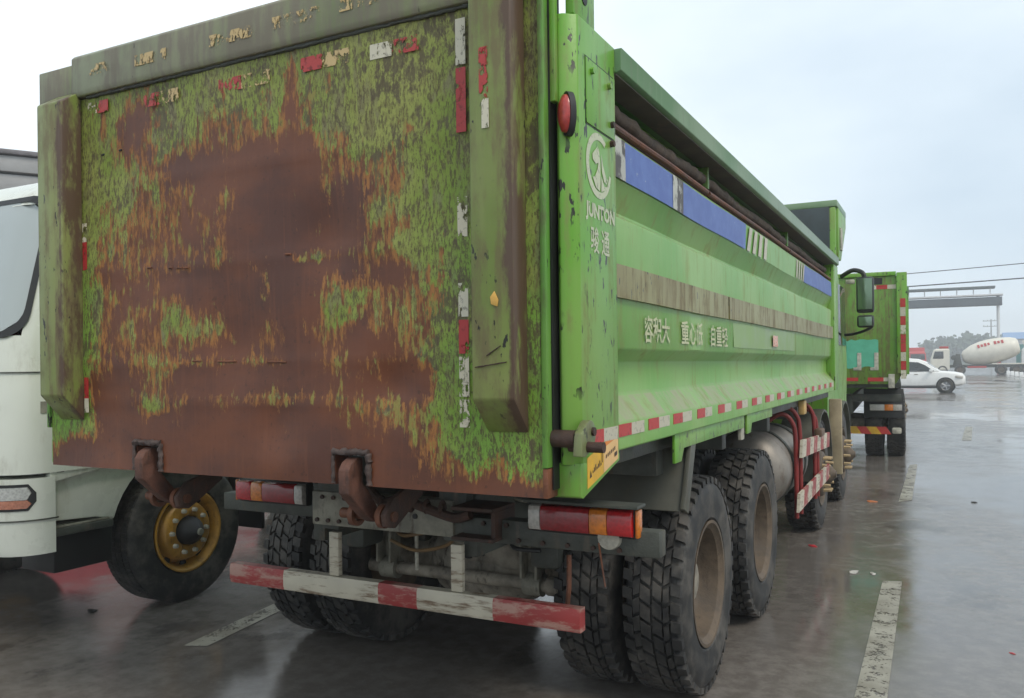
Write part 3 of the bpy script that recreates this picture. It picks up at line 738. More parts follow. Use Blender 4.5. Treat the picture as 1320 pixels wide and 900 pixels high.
for s in (1, -1):
    bm = B(); prism(bm, [(s * 1.135, 2.667), (s * 1.308, 2.667), (s * 1.322, 2.674), (s * 1.322, 2.742), (s * 1.325, 2.75), (s * 1.135, 2.75)], 'y', .363, 7.1); obj('top_rail', bm, M_RAIL, T, .003)
    bm = B(); prism(bm, [(s * 1.205, 2.6655), (s * 1.302, 2.6655), (s * 1.302, 2.660), (s * 1.205, 2.655)], 'y', .366, 7.09); obj('rail_underplate', bm, simple('dark_underplate', (.085, .085, .060, 1), .75, 0, .35, 5, (.13, .095, .06, 1)), T)  # thin plate added to darken the underside of the rail
    for k, (y0, y1) in enumerate(((.37, 1.75), (1.78, 4.2), (4.23, 6.8))):
        bm = B(); prism(bm, [(s * 1.167, 2.484), (s * 1.250, 2.484), (s * 1.250, 2.530), (s * 1.235, 2.545), (s * 1.167, 2.545)], 'y', y0, y1); obj('tarp_guide', bm, M_RUSTDARK, T, .003)
        bm = B(); tube(bm, [(s * 1.268, y0, 2.497), (s * 1.270, (y0 + y1) / 2, 2.502), (s * 1.268, y1, 2.499)], .012); obj('tarp_rod', bm, M_RUST, T)
        box_obj('tarp_bracket', M_FLANGE, T, *sorted((s * 1.167, s * 1.24)), y0 + .10, y0 + .13, 2.546, 2.665, .003)
M_TARP = simple('dark_brown_tarp', (.11, .08, .058, 1), .8, 0, .4, 14, (.17, .12, .085, 1), .4)
rgt = random.Random(11)
for s in (1, -1):
    bm = B(); prev = None
    for i in range(131):
        y = .38 + 6.4 * i / 130; c = V(s * (1.205 + rgt.uniform(-.006, .006)), y, 2.59 + .008 * math.sin(y * 4))
        q = ring(bm, c, V(1, 0, 0), V(0, 0, 1), .030 + rgt.uniform(-.003, .003), 9)
        if prev: skin(bm, prev, q)
        else: bm.faces.new(q[::-1])
        prev = q
    bm.faces.new(prev); obj('rolled_tarp', bm, M_TARP, T, smooth=50)
box_obj('rail_cleat', M_RAIL, T, 1.20, 1.27, 1.18, 1.30, 2.751, 2.775, .004)
# strips, stickers, lettering, tape on the right wall
for y0, y1 in ((.372, 2.13), (2.16, 6.80)):
    bm = B(); N = 30
    for (x0, x1) in ((1.2665, 1.284),):
        pts = []
        for i in range(N + 1):
            y = y0 + (y1 - y0) * i / N; wv = .004 * math.sin(y * 2.1 + 5.8)
            pts.append((y, 1.885 + .002 * math.sin(y * 3), 2.006, x0 + wv, x1 + wv))
        va = [[bm.verts.new((p[3], p[0], p[1])), bm.verts.new((p[4], p[0], p[1])), bm.verts.new((p[4], p[0], p[2])), bm.verts.new((p[3], p[0], p[2]))] for p in pts]
        for a, b in zip(va, va[1:]): skin(bm, a, b)
        bm.faces.new(va[0][::-1]); bm.faces.new(va[-1])
    obj('rub_strip', bm, M_STRIP, T, smooth=30)
def blue_mat():
    n = NT('blue_sticker')
    v = n.noise(9, 6, .65); st = n.noise(4, 5, .6, n.map((1, 5, .6)))
    c = n.mix(n.step(v, .35, .7), (0.035, 0.085, 0.34, 1), (0.065, 0.13, 0.40, 1))
    c = n.mix(n.step(n.noise(30, 5, .7), .66, .72), c, (0.42, 0.45, 0.46, 1))
    c = n.mix(n.step(st, .68, .74), c, (.30, .42, .52, 1))
    n['Base Color'] = c; n['Roughness'] = .4
    return n.m
M_BLUE = blue_mat()
def wall_quad(name, y0, y1, z0, z1, mat, off=.006, slant=0.0, x=1.270):
    k = max(1, int((y1 - y0) / .15)); bm = B(); rows = []
    for i in range(k + 1):
        y = y0 + (y1 - y0) * i / k
        rows.append([bm.verts.new((x + off + .004 * math.sin(y * 2.1 + z * 3) + .003 * math.sin(y * 5.3 - z * 7), y + (slant if z == z1 else 0), z)) for z in (z0, z1)])
    for a, b in zip(rows, rows[1:]): bm.faces.new((a[0], b[0], b[1], a[1]))
    return obj(name, bm, mat, SW, smooth=80)
wall_quad('blue_sticker', .372, 2.62, 2.318, 2.464, M_BLUE)
wall_quad('blue_sticker', 4.95, 6.78, 2.318, 2.464, M_BLUE)
M_SCUFF = worn_paint('scuffed_sticker_patch', (0.52, 0.52, 0.46, 1), (0.06, 0.05, 0.04, 1), .47, .54, (1, 1, .6), 9)
for y0, y1 in ((.372, .52), (1.12, 1.29)): wall_quad('scuffed_sticker_patch', y0, y1, 2.318, 2.464, M_SCUFF, .0075)
for y in (2.66, 2.82, 2.98, 3.14): wall_quad('white_slash', y, y + .085, 2.318, 2.464, M_TWHITE, .006, .07)
for y in (4.50, 4.62, 4.74, 4.86): wall_quad('white_slash', y, y + .06, 2.318, 2.464, M_TWHITE, .006, .05)
def wx(y0, z0): return lambda u, v: (1.2745 + .004 * math.sin((y0 + u) * 2.1 + (z0 + v) * 3) + .003 * math.sin((y0 + u) * 5.3 - (z0 + v) * 7), y0 + u, z0 + v)
for body, y0, w in (('\u5bb9\u79ef\u5927', .725, .335), ('\u91cd\u5fc3\u4f4e', 1.225, .365), ('\u81ea\u91cd\u8f7b', 1.765, .385)):
    text_mesh('lettering', body, M_LETTER2, SW, wx(y0, 1.732), w, .108, .014)
M_REPAINT = simple('grey_green_repaint', (0.22, 0.345, 0.115, 1), .4, 0, .12, 3)
wall_quad('repaint_patch', 2.30, 4.4, 1.735, 1.872, M_REPAINT, .0015)
wall_quad('orange_reflector', 3.44, 3.60, 1.755, 1.83, M_LAMB, .012)
ys = [(.075, .21, .345), (.372, .515, .66), (.715, .845, .99), (1.045, 1.185, 1.335), (1.43, 1.57, 1.705)]
y = 1.83
while y < 6.6: ys.append((y, y + .14, y + .29)); y += .42
for k, (a, b, c) in enumerate(ys):
    X = 1.3004 if k == 0 else 1.2905
    P = CP if k == 0 else SW
    for p, q, m in ((a, b, M_TRED), (b, c, M_TWHITE)):
        bm = B(); ax_box(bm, X, X + .0015, p, q, 1.392, 1.436); obj('reflective_tape', bm, m, P, smooth=0)
# front bulkhead, far posts, floor, canopy
box_obj('front_post', M_GREEN, T, 1.19, 1.30, 6.825, 7.18, 1.35, 2.664, .006)
box_obj('front_post', M_GREEN, T, -1.30, -1.19, 6.825, 7.18, 1.35, 2.664, .006)
box_obj('front_bulkhead', M_GREEN, T, -1.29, 1.29, 7.11, 7.19, 1.35, 3.30, .006)
bm = B(); ax_box(bm, -1.31, 1.31, 7.105, 8.0, 3.305, 3.375); obj('cab_canopy', bm, M_RAIL, T, .008)
bm = B(); prism(bm, [(7.2, 2.752), (7.2, 3.30), (7.95, 3.30), (7.95, 3.18), (7.42, 2.752)], 'x', 1.24, 1.312); obj('canopy_cheek', bm, M_GREEN, T, .006)
bm = B(); prism(bm, [(7.2, 2.752), (7.2, 3.30), (7.95, 3.30), (7.95, 3.18), (7.42, 2.752)], 'x', -1.312, -1.24); obj('canopy_cheek', bm, M_GREEN, T, .006)
box_obj('canopy_bracket', M_PALE, T, 1.313, 1.33, 7.3, 7.42, 2.86, 3.10, .003)
box_obj('headboard_shade_panel', simple('headboard_shade_tone', (.035, .05, .055, 1), .6), T, -1.2, 1.235, 7.06, 7.108, 2.70, 3.298, .01)  # added dark panel: shade below the canopy put into its colour
box_obj('body_floor', M_CHASSIS, T, -1.2, 1.2, .02, 7.1, 1.27, 1.33, .004)
for s in (1, -1):
    box_obj('inner_lining', M_RUST, T, *sorted((s * 1.13, s * 1.149)), .05, 7.1, 1.335, 2.66, 0)
# hanging flanges under the sill
for y0, y1, zz in ((1.12, 2.52, 1.262), (2.60, 3.40, 1.275)):
    bm = B(); prism(bm, [(y0, zz - .045), (y0, 1.344), (y1, 1.344), (y1, zz + .01), (y0 + .14, zz + .01), (y0 + .10, zz - .045)], 'x', 1.262, 1.275); obj('sill_flange', bm, M_GREEN, T, .002)
box_obj('cable_clip', M_PALE, T, 1.24, 1.262, 2.50, 2.58, 1.20, 1.30, .004)
bm = B(); prism(bm, [(.37, 1.25), (.40, 1.33), (.48, 1.344), (.47, 1.26)], 'x', 1.15, 1.19); obj('foot_gusset', bm, M_PALE, T, .003)

# chassis
for s in (1, -1):
    bm = B()
    ax_box(bm, s * .43 - .035, s * .43 + .035, .81, 9.6, .80, 1.08); obj('chassis_rail', bm, M_CHASSIS, T, .006)
bm = B(); ax_box(bm, -.395, .395, .72, .80, .90, 1.06); obj('rear_cross_member', bm, M_CHASSISL, T, .006)
for x in (-.2, -.12, .12, .2):
    bm = B(); cyl(bm, (x, .712, .98), (x, .722, .98), .012, n=10); obj('bolt_hole', bm, M_BLACK, T)
bm = B(); ax_box(bm, .47, 1.34, .68, .76, .905, 1.005); obj('lamp_beam', bm, M_CHASSIS, T, .005)
bm = B(); ax_box(bm, -1.22, -.47, .95, 1.03, .88, .97); obj('lamp_beam', bm, M_CHASSIS, T, .005)
box_obj('beam_lip', M_CHASSIS, T, .80, 1.28, .60, .70, 1.100, 1.112, .002)
def tail_lamp(x0, x1, y, z, dirn, name='tail_lamp'):
    e = empty(name, (0, 0, 0), T)
    w = x1 - x0; h = .055
    bm = B(); ax_box(bm, x0 - .006, x1 + .006, y + .03, y + .085, z - h - .006, z + h + .006); obj('lamp_housing', bm, M_BLACK, e, .01)
    segs = [(.0, .12, M_LWHT), (.12, .60, M_LDEEP), (.60, .77, M_LAMB), (.77, 1.0, M_LRED)]
    if dirn < 0: segs = [(1 - b, 1 - a, m) for a, b, m in segs]
    for a, b, m in segs:
        bm = B()
        prism(bm, [(y + .035, z - h), (y + .006, z - h + .008), (y, z - h + .03), (y, z + h - .03), (y + .006, z + h - .008), (y + .035, z + h)], 'x', x0 + w * a + .001, x0 + w * b - .001)
        obj('lamp_lens', bm, m, e, .003)
    xe = x1 if dirn > 0 else x0
    bm = B(); ax_box(bm, *sorted((xe + dirn * .007, xe + dirn * .022)), y + .02, y + .07, z - h, z + h); obj('side_marker', bm, M_LAMB, e, .006)
    return e
tail_lamp(.805, 1.245, .63, 1.035, 1); tail_lamp(-1.06, -.60, .88, 1.00, -1)
bm = B(); lathe(bm, [(-.012, .045), (.012, .05), (.02, .02), (.02, 0)], (1.14, .672, .972), 'y', 20); obj('work_lamp', bm, M_PALE, T)
# bumper bar
BM_Z = (.553, .650)
segs = [(-.965, -.605, M_BUMPRED), (-.605, -.03 + .0, M_BUMPWHITE), (-.03, .185, M_BUMPRED), (.185, .575, M_BUMPWHITE), (.575, .98, M_BUMPRED)]
bar = empty('rear_bumper', (0, 0, 0), T)
for a, b, m in segs:
    bm = B(); prism(bm, [(.75, BM_Z[0]), (.743, BM_Z[0] + .02), (.743, BM_Z[1] - .02), (.75, BM_Z[1]), (.80, BM_Z[1]), (.80, BM_Z[0])], 'x', a, b)
    obj('bumper_section', bm, m, bar, 0, smooth=20)
for x in (-.30, .385):
    bm = B(); ax_box(bm, x - .028, x + .028, .76, .79, .652, .86); obj('bumper_post', bm, M_BUMPWHITE, bar, .003)
    bm = B(); prism(bm, [(x - .05, .88), (x + .05, .88), (x + .08, 1.16), (x - .08, 1.16)], 'y', .735, .80); obj('bumper_bracket', bm, M_CHASSIS, bar, .006)
# tow hitch box, suspension, axles
bm = B()
for q in ((.46, .64, .78, .80, .935, 1.045), (.46, .66, .60, .80, .92, .935), (.46, .66, .60, .80, 1.045, 1.06), (.64, .66, .62, .80, .935, 1.045)): ax_box(bm, *q)
obj('hitch_box', bm, M_RUSTDARK, T, .002)
bm = B(); tube(bm, smooth_path([(-.05, .70, 1.10), (.05, .68, 1.04), (.16, .67, 1.06), (.30, .66, 1.03), (.44, .66, 1.0), (.52, .66, 1.02)], 5), .022); obj('chain_bundle', bm, M_RUSTDARK, T)
for x in (-.02, .06, .14, .22, .30, .38):
    bm = B(); lathe(bm, [(-.01, .02), (0, .034), (.01, .02), (0, .012)], (x, .66, 1.04), 'x' if int(x * 50) % 2 else 'y', 14, True); obj('chain_link', bm, M_RUSTDARK, T)
bm = B(); tube(bm, [(-.64, 1.48, .52), (.64, 1.48, .52)], .035, 14); obj('stabiliser_bar', bm, M_AXLE, T)
for x in (-.48, .42):
    bm = B(); ax_box(bm, x - .05, x - .035, 1.40, 1.50, .56, .95); ax_box(bm, x + .035, x + .05, 1.40, 1.50, .56, .95); ax_box(bm, x - .035, x + .035, 1.47, 1.485, .56, .95)
    obj('stabiliser_link', bm, M_CHASSISL, T, .003)
    bm = B(); lathe(bm, [(-.05, .036), (-.05, .06), (.05, .06), (.05, .036)], (x, 1.48, .52), 'x', 18, True); obj('link_bush', bm, M_CHASSISL, T)
bm = B(); tube(bm, [(.50, 1.48, .52), (.60, 1.47, .52), (.66, 1.55, .54)], .05, 12); obj('bar_end', bm, M_AXLE, T)
for yy in (1.80, 3.20):
    bm = B(); lathe(bm, [(-1.0, .075), (-.62, .085), (-.45, .11), (-.34, .12), (-.28, .19), (-.15, .24), (.15, .24), (.28, .19), (.34, .12), (.45, .11), (.62, .085), (1.0, .075)], (0, yy, .54), 'x', 24); obj('rear_axle', bm, M_AXLE, T)
    for s in (1, -1):
        bm = B(); bx(bm, (s * .43, yy, .69), (.09, .24, .12)); obj('spring_seat', bm, M_CHASSIS, T, .01)
for s in (1, -1):
    for k in range(5):
        L2 = 1.5 - k * .2
        bm = B(); prism(bm, [(2.5 - L2 / 2, .765 - k * .022), (2.5, .84 - k * .022), (2.5 + L2 / 2, .765 - k * .022), (2.5 + L2 / 2, .784 - k * .022), (2.5, .859 - k * .022), (2.5 - L2 / 2, .784 - k * .022)], 'x', s * .43 - .04, s * .43 + .04)
        obj('leaf_spring', bm, M_CHASSIS, T)
    bm = B(); cyl(bm, (s * .43, 2.5, .60), (s * .43, 2.5, .80), .12); obj('spring_trunnion', bm, M_CHASSIS, T)
bm = B()
prism(bm, [(-.06, .56), (.30, .55), (.44, .64), (.45, .80), (.30, .86), (.05, .84), (-.12, .70)], 'y', 1.56, 1.80); obj('axle_casing_cover', bm, M_AXLE, T, .03)
bm = B(); tube(bm, [(.1, 1.8, .62), (.05, 5.0, .85)], .06, 12); obj('drive_shaft', bm, M_CHASSIS, T)
for p in (((-.25, 1.2, .80), (-.05, 1.0, .82), (.18, .95, .88), (.26, .85, .92)), ((-.28, 1.2, .74), (-.02, 1.05, .74), (.2, 1.0, .80), (.30, .9, .90))):
    bm = B(); tube(bm, smooth_path(p, 6), .009); obj('air_hose', bm, simple('tan_hose', (0.20, 0.12, 0.05, 1), .5), T)
bm = B(); tube(bm, [(-.12, 1.2, .60), (-.12, 1.2, .80)], .01); obj('air_hose', bm, M_PALE, T)
for p in (((1.10, .66, .95), (1.11, .67, .85), (1.125, .66, .78)),):
    bm = B(); tube(bm, smooth_path(p, 6), .004); obj('loose_wire', bm, M_RUST, T)
bm = B(); tube(bm, smooth_path([(.78, 1.1, .78), (.80, 1.05, .66), (.79, 1.05, .56)], 5), .012); obj('loose_wire', bm, M_RUST, T)
rgc = random.Random(21)
for k in range(14):
    x = rgc.uniform(-.40, .62); y = rgc.uniform(.86, 1.5); z = rgc.uniform(.84, 1.06); p = [(x, y, z)]
    for q in range(4):
        x += rgc.uniform(-.14, .14); y += rgc.uniform(-.05, .12); z -= rgc.uniform(-.03, .08); p.append((x, y, z))
    bm = B(); tube(bm, smooth_path(p, 5), rgc.choice((.007, .010, .014))); obj('air_hose', bm, rgc.choice((M_BLACK, M_BLACK, M_RUSTDARK, M_CHASSISL)), T)
for k in range(22):
    x = -.36 + .033 * k * 1.0 if k < 8 else .52 + .055 * (k - 8); y = .719 if k < 8 else .679; z = (1.035 if k % 2 else .925) if k < 8 else (.985 if k % 2 else .925)
    bm = B(); cyl(bm, (x, y - .012, z), (x, y + .002, z), .010, n=6); obj('bolt', bm, M_RUSTDARK, T, smooth=20)
box_obj('brake_chamber', M_CHASSIS, T, .50, .66, 1.25, 1.45, .66, .86, .03)
box_obj('brake_chamber', M_CHASSIS, T, -.66, -.50, 1.25, 1.45, .66, .86, .03)
bm = B(); cyl(bm, (.1, 2.6, 1.0), (.1, 6.2, 1.15), .11); obj('lift_cylinder', bm, M_CHASSIS, T)
for yy in (1.25, 2.5, 3.9, 5.3):
    box_obj('body_crossbeam', M_CHASSIS, T, -1.15, 1.15, yy, yy + .10, 1.14, 1.268, .004)
for s in (1, -1): box_obj('body_longbeam', M_CHASSIS, T, s * .43 - .06, s * .43 + .06, .82, 7.0, 1.085, 1.135, .004)
# mudguard plates
for s in (1, -1):
    bm = B(); bx(bm, (s * .90, 1.36, 1.155), (.70, .012, .38), (-24, 0, 0)); obj('mudguard', bm, M_FENDER, T, .003)
    bm = B(); bx(bm, (s * 1.262, 1.375, 1.155), (.022, .075, .38), (-24, 0, 0)); obj('mudguard_edge', bm, M_FENDER, T, .003)
# wheels
wd = make_wheel('dual'); wd.parent = T; wd.location = (1.11, 1.80, .54)
for yy in (1.80, 3.20):
    for s in (1, -1):
        rz = 0 if s > 0 else math.pi
        if not (yy == 1.80 and s == 1): copy_tree(wd, T, (s * 1.11, yy, .54), rz)
        copy_tree(wd, T, (s * .76, yy, .54), rz)
wf = make_wheel('front'); wf.parent = T; wf.location = (1.08, 6.35, .54)
for yy, s in ((6.35, -1), (8.30, 1), (8.30, -1)): copy_tree(wf, T, (s * 1.08, yy, .54), 0 if s > 0 else math.pi)
# tank, red pipes, striped boards
tank = empty('gas_tank', (0, 0, 0), T)
bm = B(); lathe(bm, [(4.12, .0), (4.12, .12), (4.15, .23), (4.21, .29), (4.28, .31), (5.28, .31), (5.35, .29), (5.41, .23), (5.44, .12), (5.44, 0)], (.93, 0, .80), 'y', 36); obj('tank_shell', bm, M_STEEL, tank)
for yy in (4.5, 5.1):
    bm = B(); lathe(bm, [(-.03, .312), (-.03, .322), (.03, .322), (.03, .312)], (.93, yy, .80), 'y', 36, True); obj('tank_strap', bm, M_CHASSIS, tank)
for yy, zt in ((4.40, 1.24), (4.62, 1.28), (5.45, 1.28), (5.62, 1.22)):
    bm = B(); tube(bm, smooth_path([(1.06, yy, zt - .06), (1.16, yy + .02, zt), (1.235, yy + .05, zt - .06), (1.262, yy + .06, zt - .22), (1.265, yy + .06, .42)], 6), .018, 10); obj('red_guard_pipe', bm, M_REDPIPE, T)
def striped_board(y0, y1, z0, z1, h):
    e = empty('striped_guard_board', (0, 0, 0), T); N = 8
    for k in range(N):
        a, b = y0 + (y1 - y0) * k / N, y0 + (y1 - y0) * (k + 1) / N; za, zb = z0 + (z1 - z0) * k / N, z0 + (z1 - z0) * (k + 1) / N
        bm = B(); sl = .05
        prism(bm, [(a, za), (b, zb), (b + sl, zb + h), (a + sl, za + h)], 'x', 1.295, 1.315); obj('board_stripe', bm, M_BUMPWHITE if k % 2 == 0 else worn_paint('board_red%d' % k, (0.34, .05, .045, 1), (.45, .35, .28, 1), .52, .62, (1, 1, 1), 9), e, smooth=0)
striped_board(4.42, 6.15, .90, .83, .135); striped_board(4.25, 6.1, .50, .53, .135)
box_obj('valve_block', simple('brown_valve', (.12, .07, .04, 1), .5), T, 1.27, 1.34, 5.42, 5.62, .98, 1.05, .015)
box_obj('yellow_tag', simple('tan_tag', (.5, .33, .12, 1), .5), T, 1.20, 1.25, 5.02, 5.16, 1.20, 1.32, .01)
# front fenders, steps and cab
for yy in (6.35, 8.30):
    for s in (1, -1):
        bm = B()
        for k in range(10):
            a = R(18 * k + 0); r = .62
            b = R(18 * (k + 1))
            prism(bm, [(yy + math.cos(a) * r, .54 + math.sin(a) * r), (yy + math.cos(a) * (r + .02), .54 + math.sin(a) * (r + .02)), (yy + math.cos(b) * (r + .02), .54 + math.sin(b) * (r + .02)), (yy + math.cos(b) * r, .54 + math.sin(b) * r)], 'x', *sorted((s * .9, s * 1.25)))
        bmesh.ops.remove_doubles(bm, verts=bm.verts[:], dist=1e-4)
        obj('front_fender', bm, M_FENDER, T, smooth=40)
box_obj('side_flap', simple('tan_flap', (0.36, .29, .18, 1), .6, 0, .2), T, 1.18, 1.31, 7.30, 7.36, .42, 1.24, .01)
def cab_loft(name, mat, parent, st, n=9):
    """st: list of (z, x0, x1, yfront, yback, corner radius); outline rounded at the front corners; front looks to -Y if yfront<yback"""
    bm = B(); rows = []
    for z, x0, x1, yf, yb, r in st:
        sg = 1 if yb > yf else -1
        pts = [(x0, yb)]
        for i in range(n): a = R(90 * i / (n - 1)); pts.append((x0 + r - r * math.cos(a), yf + sg * (r - r * math.sin(a))))
        for i in range(n): a = R(90 * i / (n - 1)); pts.append((x1 - r + r * math.sin(a), yf + sg * (r - r * math.cos(a))))
        pts.append((x1, yb)); rows.append([bm.verts.new((x, y, z)) for x, y in pts])
    for a, b in zip(rows, rows[1:]): skin(bm, a, b)
    bm.faces.new(rows[0][::-1]); bm.faces.new(rows[-1])
    return obj(name, bm, mat, parent, smooth=35)
cab_loft('cab', M_GREEN, T, [(.75, -1.14, 1.14, 9.65, 7.45, .2), (1.6, -1.16, 1.16, 9.65, 7.45, .2), (1.75, -1.16, 1.16, 9.62, 7.45, .2), (2.75, -1.10, 1.10, 9.35, 7.5, .22), (2.95, -1.0, 1.0, 9.0, 7.7, .25)])
for s in (1, -1):
    bm = B(); prism(bm, [(8.3, 1.85), (9.35, 1.85), (9.2, 2.6), (8.3, 2.6)], 'x', *sorted((s * 1.08, s * 1.168))); obj('cab_side_window', bm, M_DARKGLASS, T, .01)
bm = B(); prism(bm, [(-1.05, 1.85), (1.05, 1.85), (1.0, 2.65), (-1.0, 2.65)], 'y', 9.40, 9.63); obj('windscreen', bm, M_DARKGLASS, T, .01)
mir = empty('wing_mirror', (0, 0, 0), T)
bm = B(); tube(bm, smooth_path([(1.16, 8.9, 2.72), (1.30, 8.8, 2.78), (1.42, 8.72, 2.74), (1.45, 8.7, 2.66)], 5), .028); obj('mirror_arm', bm, M_BLACK, mir)
bm = B(); tube(bm, smooth_path([(1.20, 8.9, 1.98), (1.32, 8.8, 1.99), (1.46, 8.72, 2.03), (1.53, 8.68, 2.08), (1.53, 8.68, 2.2)], 5), .018); obj('mirror_arm', bm, M_BLACK, mir)
bm = B(); bx(bm, (1.455, 8.68, 2.46), (.20, .10, .44)); obj('mirror_housing', bm, M_BLACK, mir, .03)
bm = B(); bx(bm, (1.455, 8.626, 2.47), (.165, .01, .38)); obj('mirror_glass', bm, simple('mirror_silver', (0.18, .26, .18, 1), .12, .6, .1), mir, .003)
bm = B(); bx(bm, (1.455, 8.68, 2.135), (.19, .09, .15)); obj('mirror_housing', bm, M_BLACK, mir, .03)
bm = B(); bx(bm, (1.455, 8.630, 2.135), (.15, .01, .11)); obj('mirror_glass', bm, simple('mirror_silver', (0,) * 4), mir, .003)
box_obj('mirror_bracket', M_PALE, mir, 1.24, 1.34, 8.60, 8.66, 2.60, 2.65, .01)

# ------------------------------------------------------------------ the second green tipper, ahead of the first
def truck2():
    X0, Y0 = .50, 12.0
    t = empty('tipper_truck', (X0, Y0, 0), rz=R(2.6))
    tag(t, 'green tipper truck with turquoise paint patch on its tailgate and yellow and red bumper bar', 'truck')
    bm = B(); prism(bm, [(-1.27, 1.52), (-1.12, 1.28), (1.12, 1.28), (1.27, 1.52), (1.27, 2.98), (-1.27, 2.98)], 'y', -.05, .05)
    tg = obj('tailgate', bm, green_mat('mottled_tailgate_paint', (0.10, 0.25, 0.02, 1), (0.15, 0.28, 0.04, 1), (0.12, 0.085, 0.035, 1), 0.43, .64, .62), t, .006)
    for s in (1, -1):
        box_obj('tailgate_post', M_GREEN, t, *sorted((s * 1.15, s * 1.30)), -.09, .30, 1.45, 3.03, .008)
        box_obj('side_wall', M_GREENCLEAN, t, *sorted((s * 1.22, s * 1.29)), .302, 6.6, 1.40, 2.74, .008)
        box_obj('top_rail', M_RAIL, t, *sorted((s * 1.18, s * 1.33)), .302, 6.9, 2.745, 2.84, .008)
        for k in range(6):
            box_obj('side_rib', M_GREEN, t, *sorted((s * 1.291, s * 1.33)), .9 + k * 1.05, 1.0 + k * 1.05, 1.42, 2.74, .006)
        box_obj('chassis_rail', M_CHASSIS, t, s * .43 - .035, s * .43 + .035, .5, 9.3, .78, 1.06, .006)
    box_obj('tailgate_top_beam', M_GREEN, t, -1.145, 1.145, -.075, .05, 2.985, 3.05, .006)
    box_obj('tailgate_recess', M_BLACK, t, .62, .95, -.056, -.051, 2.86, 2.96, 0)
    box_obj('front_bulkhead', M_GREEN, t, -1.28, 1.28, 6.605, 6.7, 1.4, 3.2, .006)
    box_obj('body_floor', M_CHASSIS, t, -1.2, 1.2, .06, 6.6, 1.22, 1.30, .006)
    # turquoise patch with a ragged outline, four tape runs
    rng = random.Random(3); pts = []
    for k in range(34):
        a = 2 * math.pi * k / 34; rx, rz = .25 + rng.uniform(-.02, .03), .24 + rng.uniform(-.03, .03)
        pts.append((.64 + max(-.23, min(.24, 1.3 * rx * math.cos(a))), 1.765 + max(-.22, min(.215, 1.3 * rz * math.sin(a))) + (rng.uniform(-.02, .02))))
    bm = B(); prism(bm, pts, 'y', -.053, -.0505); obj('paint_patch', bm, simple('turquoise_paint', (0.10, 0.42, 0.27, 1), .45, 0, .12, 5), tg)
    for x in (.60, .85):
        bm = B(); prism(bm, [(x - .03, 1.78), (x + .03, 1.78), (x + .03, 1.50), (x - .09, 1.50), (x - .09, 1.545), (x - .03, 1.55)], 'y', -.062, -.054); obj('bracket', bm, M_PALE, tg, .002)
    def tp(x0, x1, z0, z1, m, y=-.0935, par=t):
        bm = B(); ax_box(bm, x0, x1, y - .002, y, z0, z1); obj('reflective_tape', bm, m, par, smooth=0)
    tp(.60, .86, 2.78, 2.845, M_TWHITEM, -.0505, tg); tp(.86, 1.02, 2.78, 2.845, M_TRED, -.0505, tg); tp(1.02, 1.145, 2.78, 2.845, M_TWHITE, -.0505, tg)
    for k in range(9):
        z = 2.62 - k * .14
        tp(1.20, 1.275, z - .135, z, (M_TRED, M_TWHITE, M_TRED, M_TWHITEM, M_TREDM)[k % 5])
    tp(.30, .58, 1.33, 1.385, M_TRED, -.0505, tg); tp(.72, .95, 1.325, 1.385, M_TRED, -.0505, tg); tp(.95, 1.11, 1.325, 1.385, M_TWHITE, -.0505, tg)
    bm = B(); ax_box(bm, 1.02, 1.11, -.08, -.055, 1.22, 1.44); obj('latch', bm, M_PALE, tg, .004)
    box_obj('lamp_beam', M_CHASSIS, t, -1.2, 1.2, .55, .64, .98, 1.10, .006)
    for s in (1, -1):
        lp = box_obj('tail_lamp', M_BLACK, t, *sorted((s * .72, s * 1.22)), .50, .545, .82, .95, .01)
        for a, b, m in ((.73, .95, M_LWHT), (.95, 1.08, M_LAMB), (1.08, 1.21, M_LWHT)):
            box_obj('lamp_lens', m, lp, *sorted((s * a, s * b)), .485, .499, .835, .935, .006)
    bar = empty('rear_bumper', (0, 0, 0), t)
    for k in range(14):
        x = -1.05 + k * .15; q = (x + .0, .44); 
        bm = B(); prism(bm, [(x, .44), (x + .15, .44), (x + .07, .56), (x - .08, .56)], 'y', .58, .62)
        obj('bumper_stripe', bm, M_TRED if k % 2 else simple('yellow_stripe', (0.62, .36, .02, 1), .5), bar, smooth=0)
    for x in (-.4, .4): box_obj('bumper_post', M_CHASSIS, bar, x - .03, x + .03, .63, .67, .46, .99, .004)
    box_obj('end_cap', M_PALE, bar, 1.06, 1.20, .575, .625, .45, .55, .02)
    for yy in (1.6, 3.0):
        bm = B(); lathe(bm, [(-1.0, .08), (-.3, .12), (-.2, .22), (.2, .22), (.3, .12), (1.0, .08)], (0, yy, .54), 'x', 20); obj('rear_axle', bm, M_AXLE, t)
        for s in (1, -1):
            for x in (1.12, .77): copy_tree(wd, t, (s * x, yy, .54), 0 if s > 0 else math.pi)
    for yy in (6.2, 8.1):
        for s in (1, -1): copy_tree(wf, t, (s * 1.08, yy, .54), 0 if s > 0 else math.pi)
    for s in (1, -1):
        bm = B(); bx(bm, (s * .93, 1.05, .93), (.62, .012, .5), (-10, 0, 0)); obj('mudguard', bm, M_BLACK, t, .003)
    cab_loft('cab', M_GREEN, t, [(.75, -1.2, 1.2, 9.4, 7.1, .2), (1.75, -1.22, 1.22, 9.4, 7.1, .2), (2.75, -1.15, 1.15, 9.1, 7.15, .22), (2.95, -1.0, 1.0, 8.8, 7.4, .25)])
    bm = B(); prism(bm, [(-1.05, 1.85), (1.05, 1.85), (1.0, 2.65), (-1.0, 2.65)], 'y', 9.14, 9.39); obj('windscreen', bm, M_DARKGLASS, t, .01)
    return t
truck2()

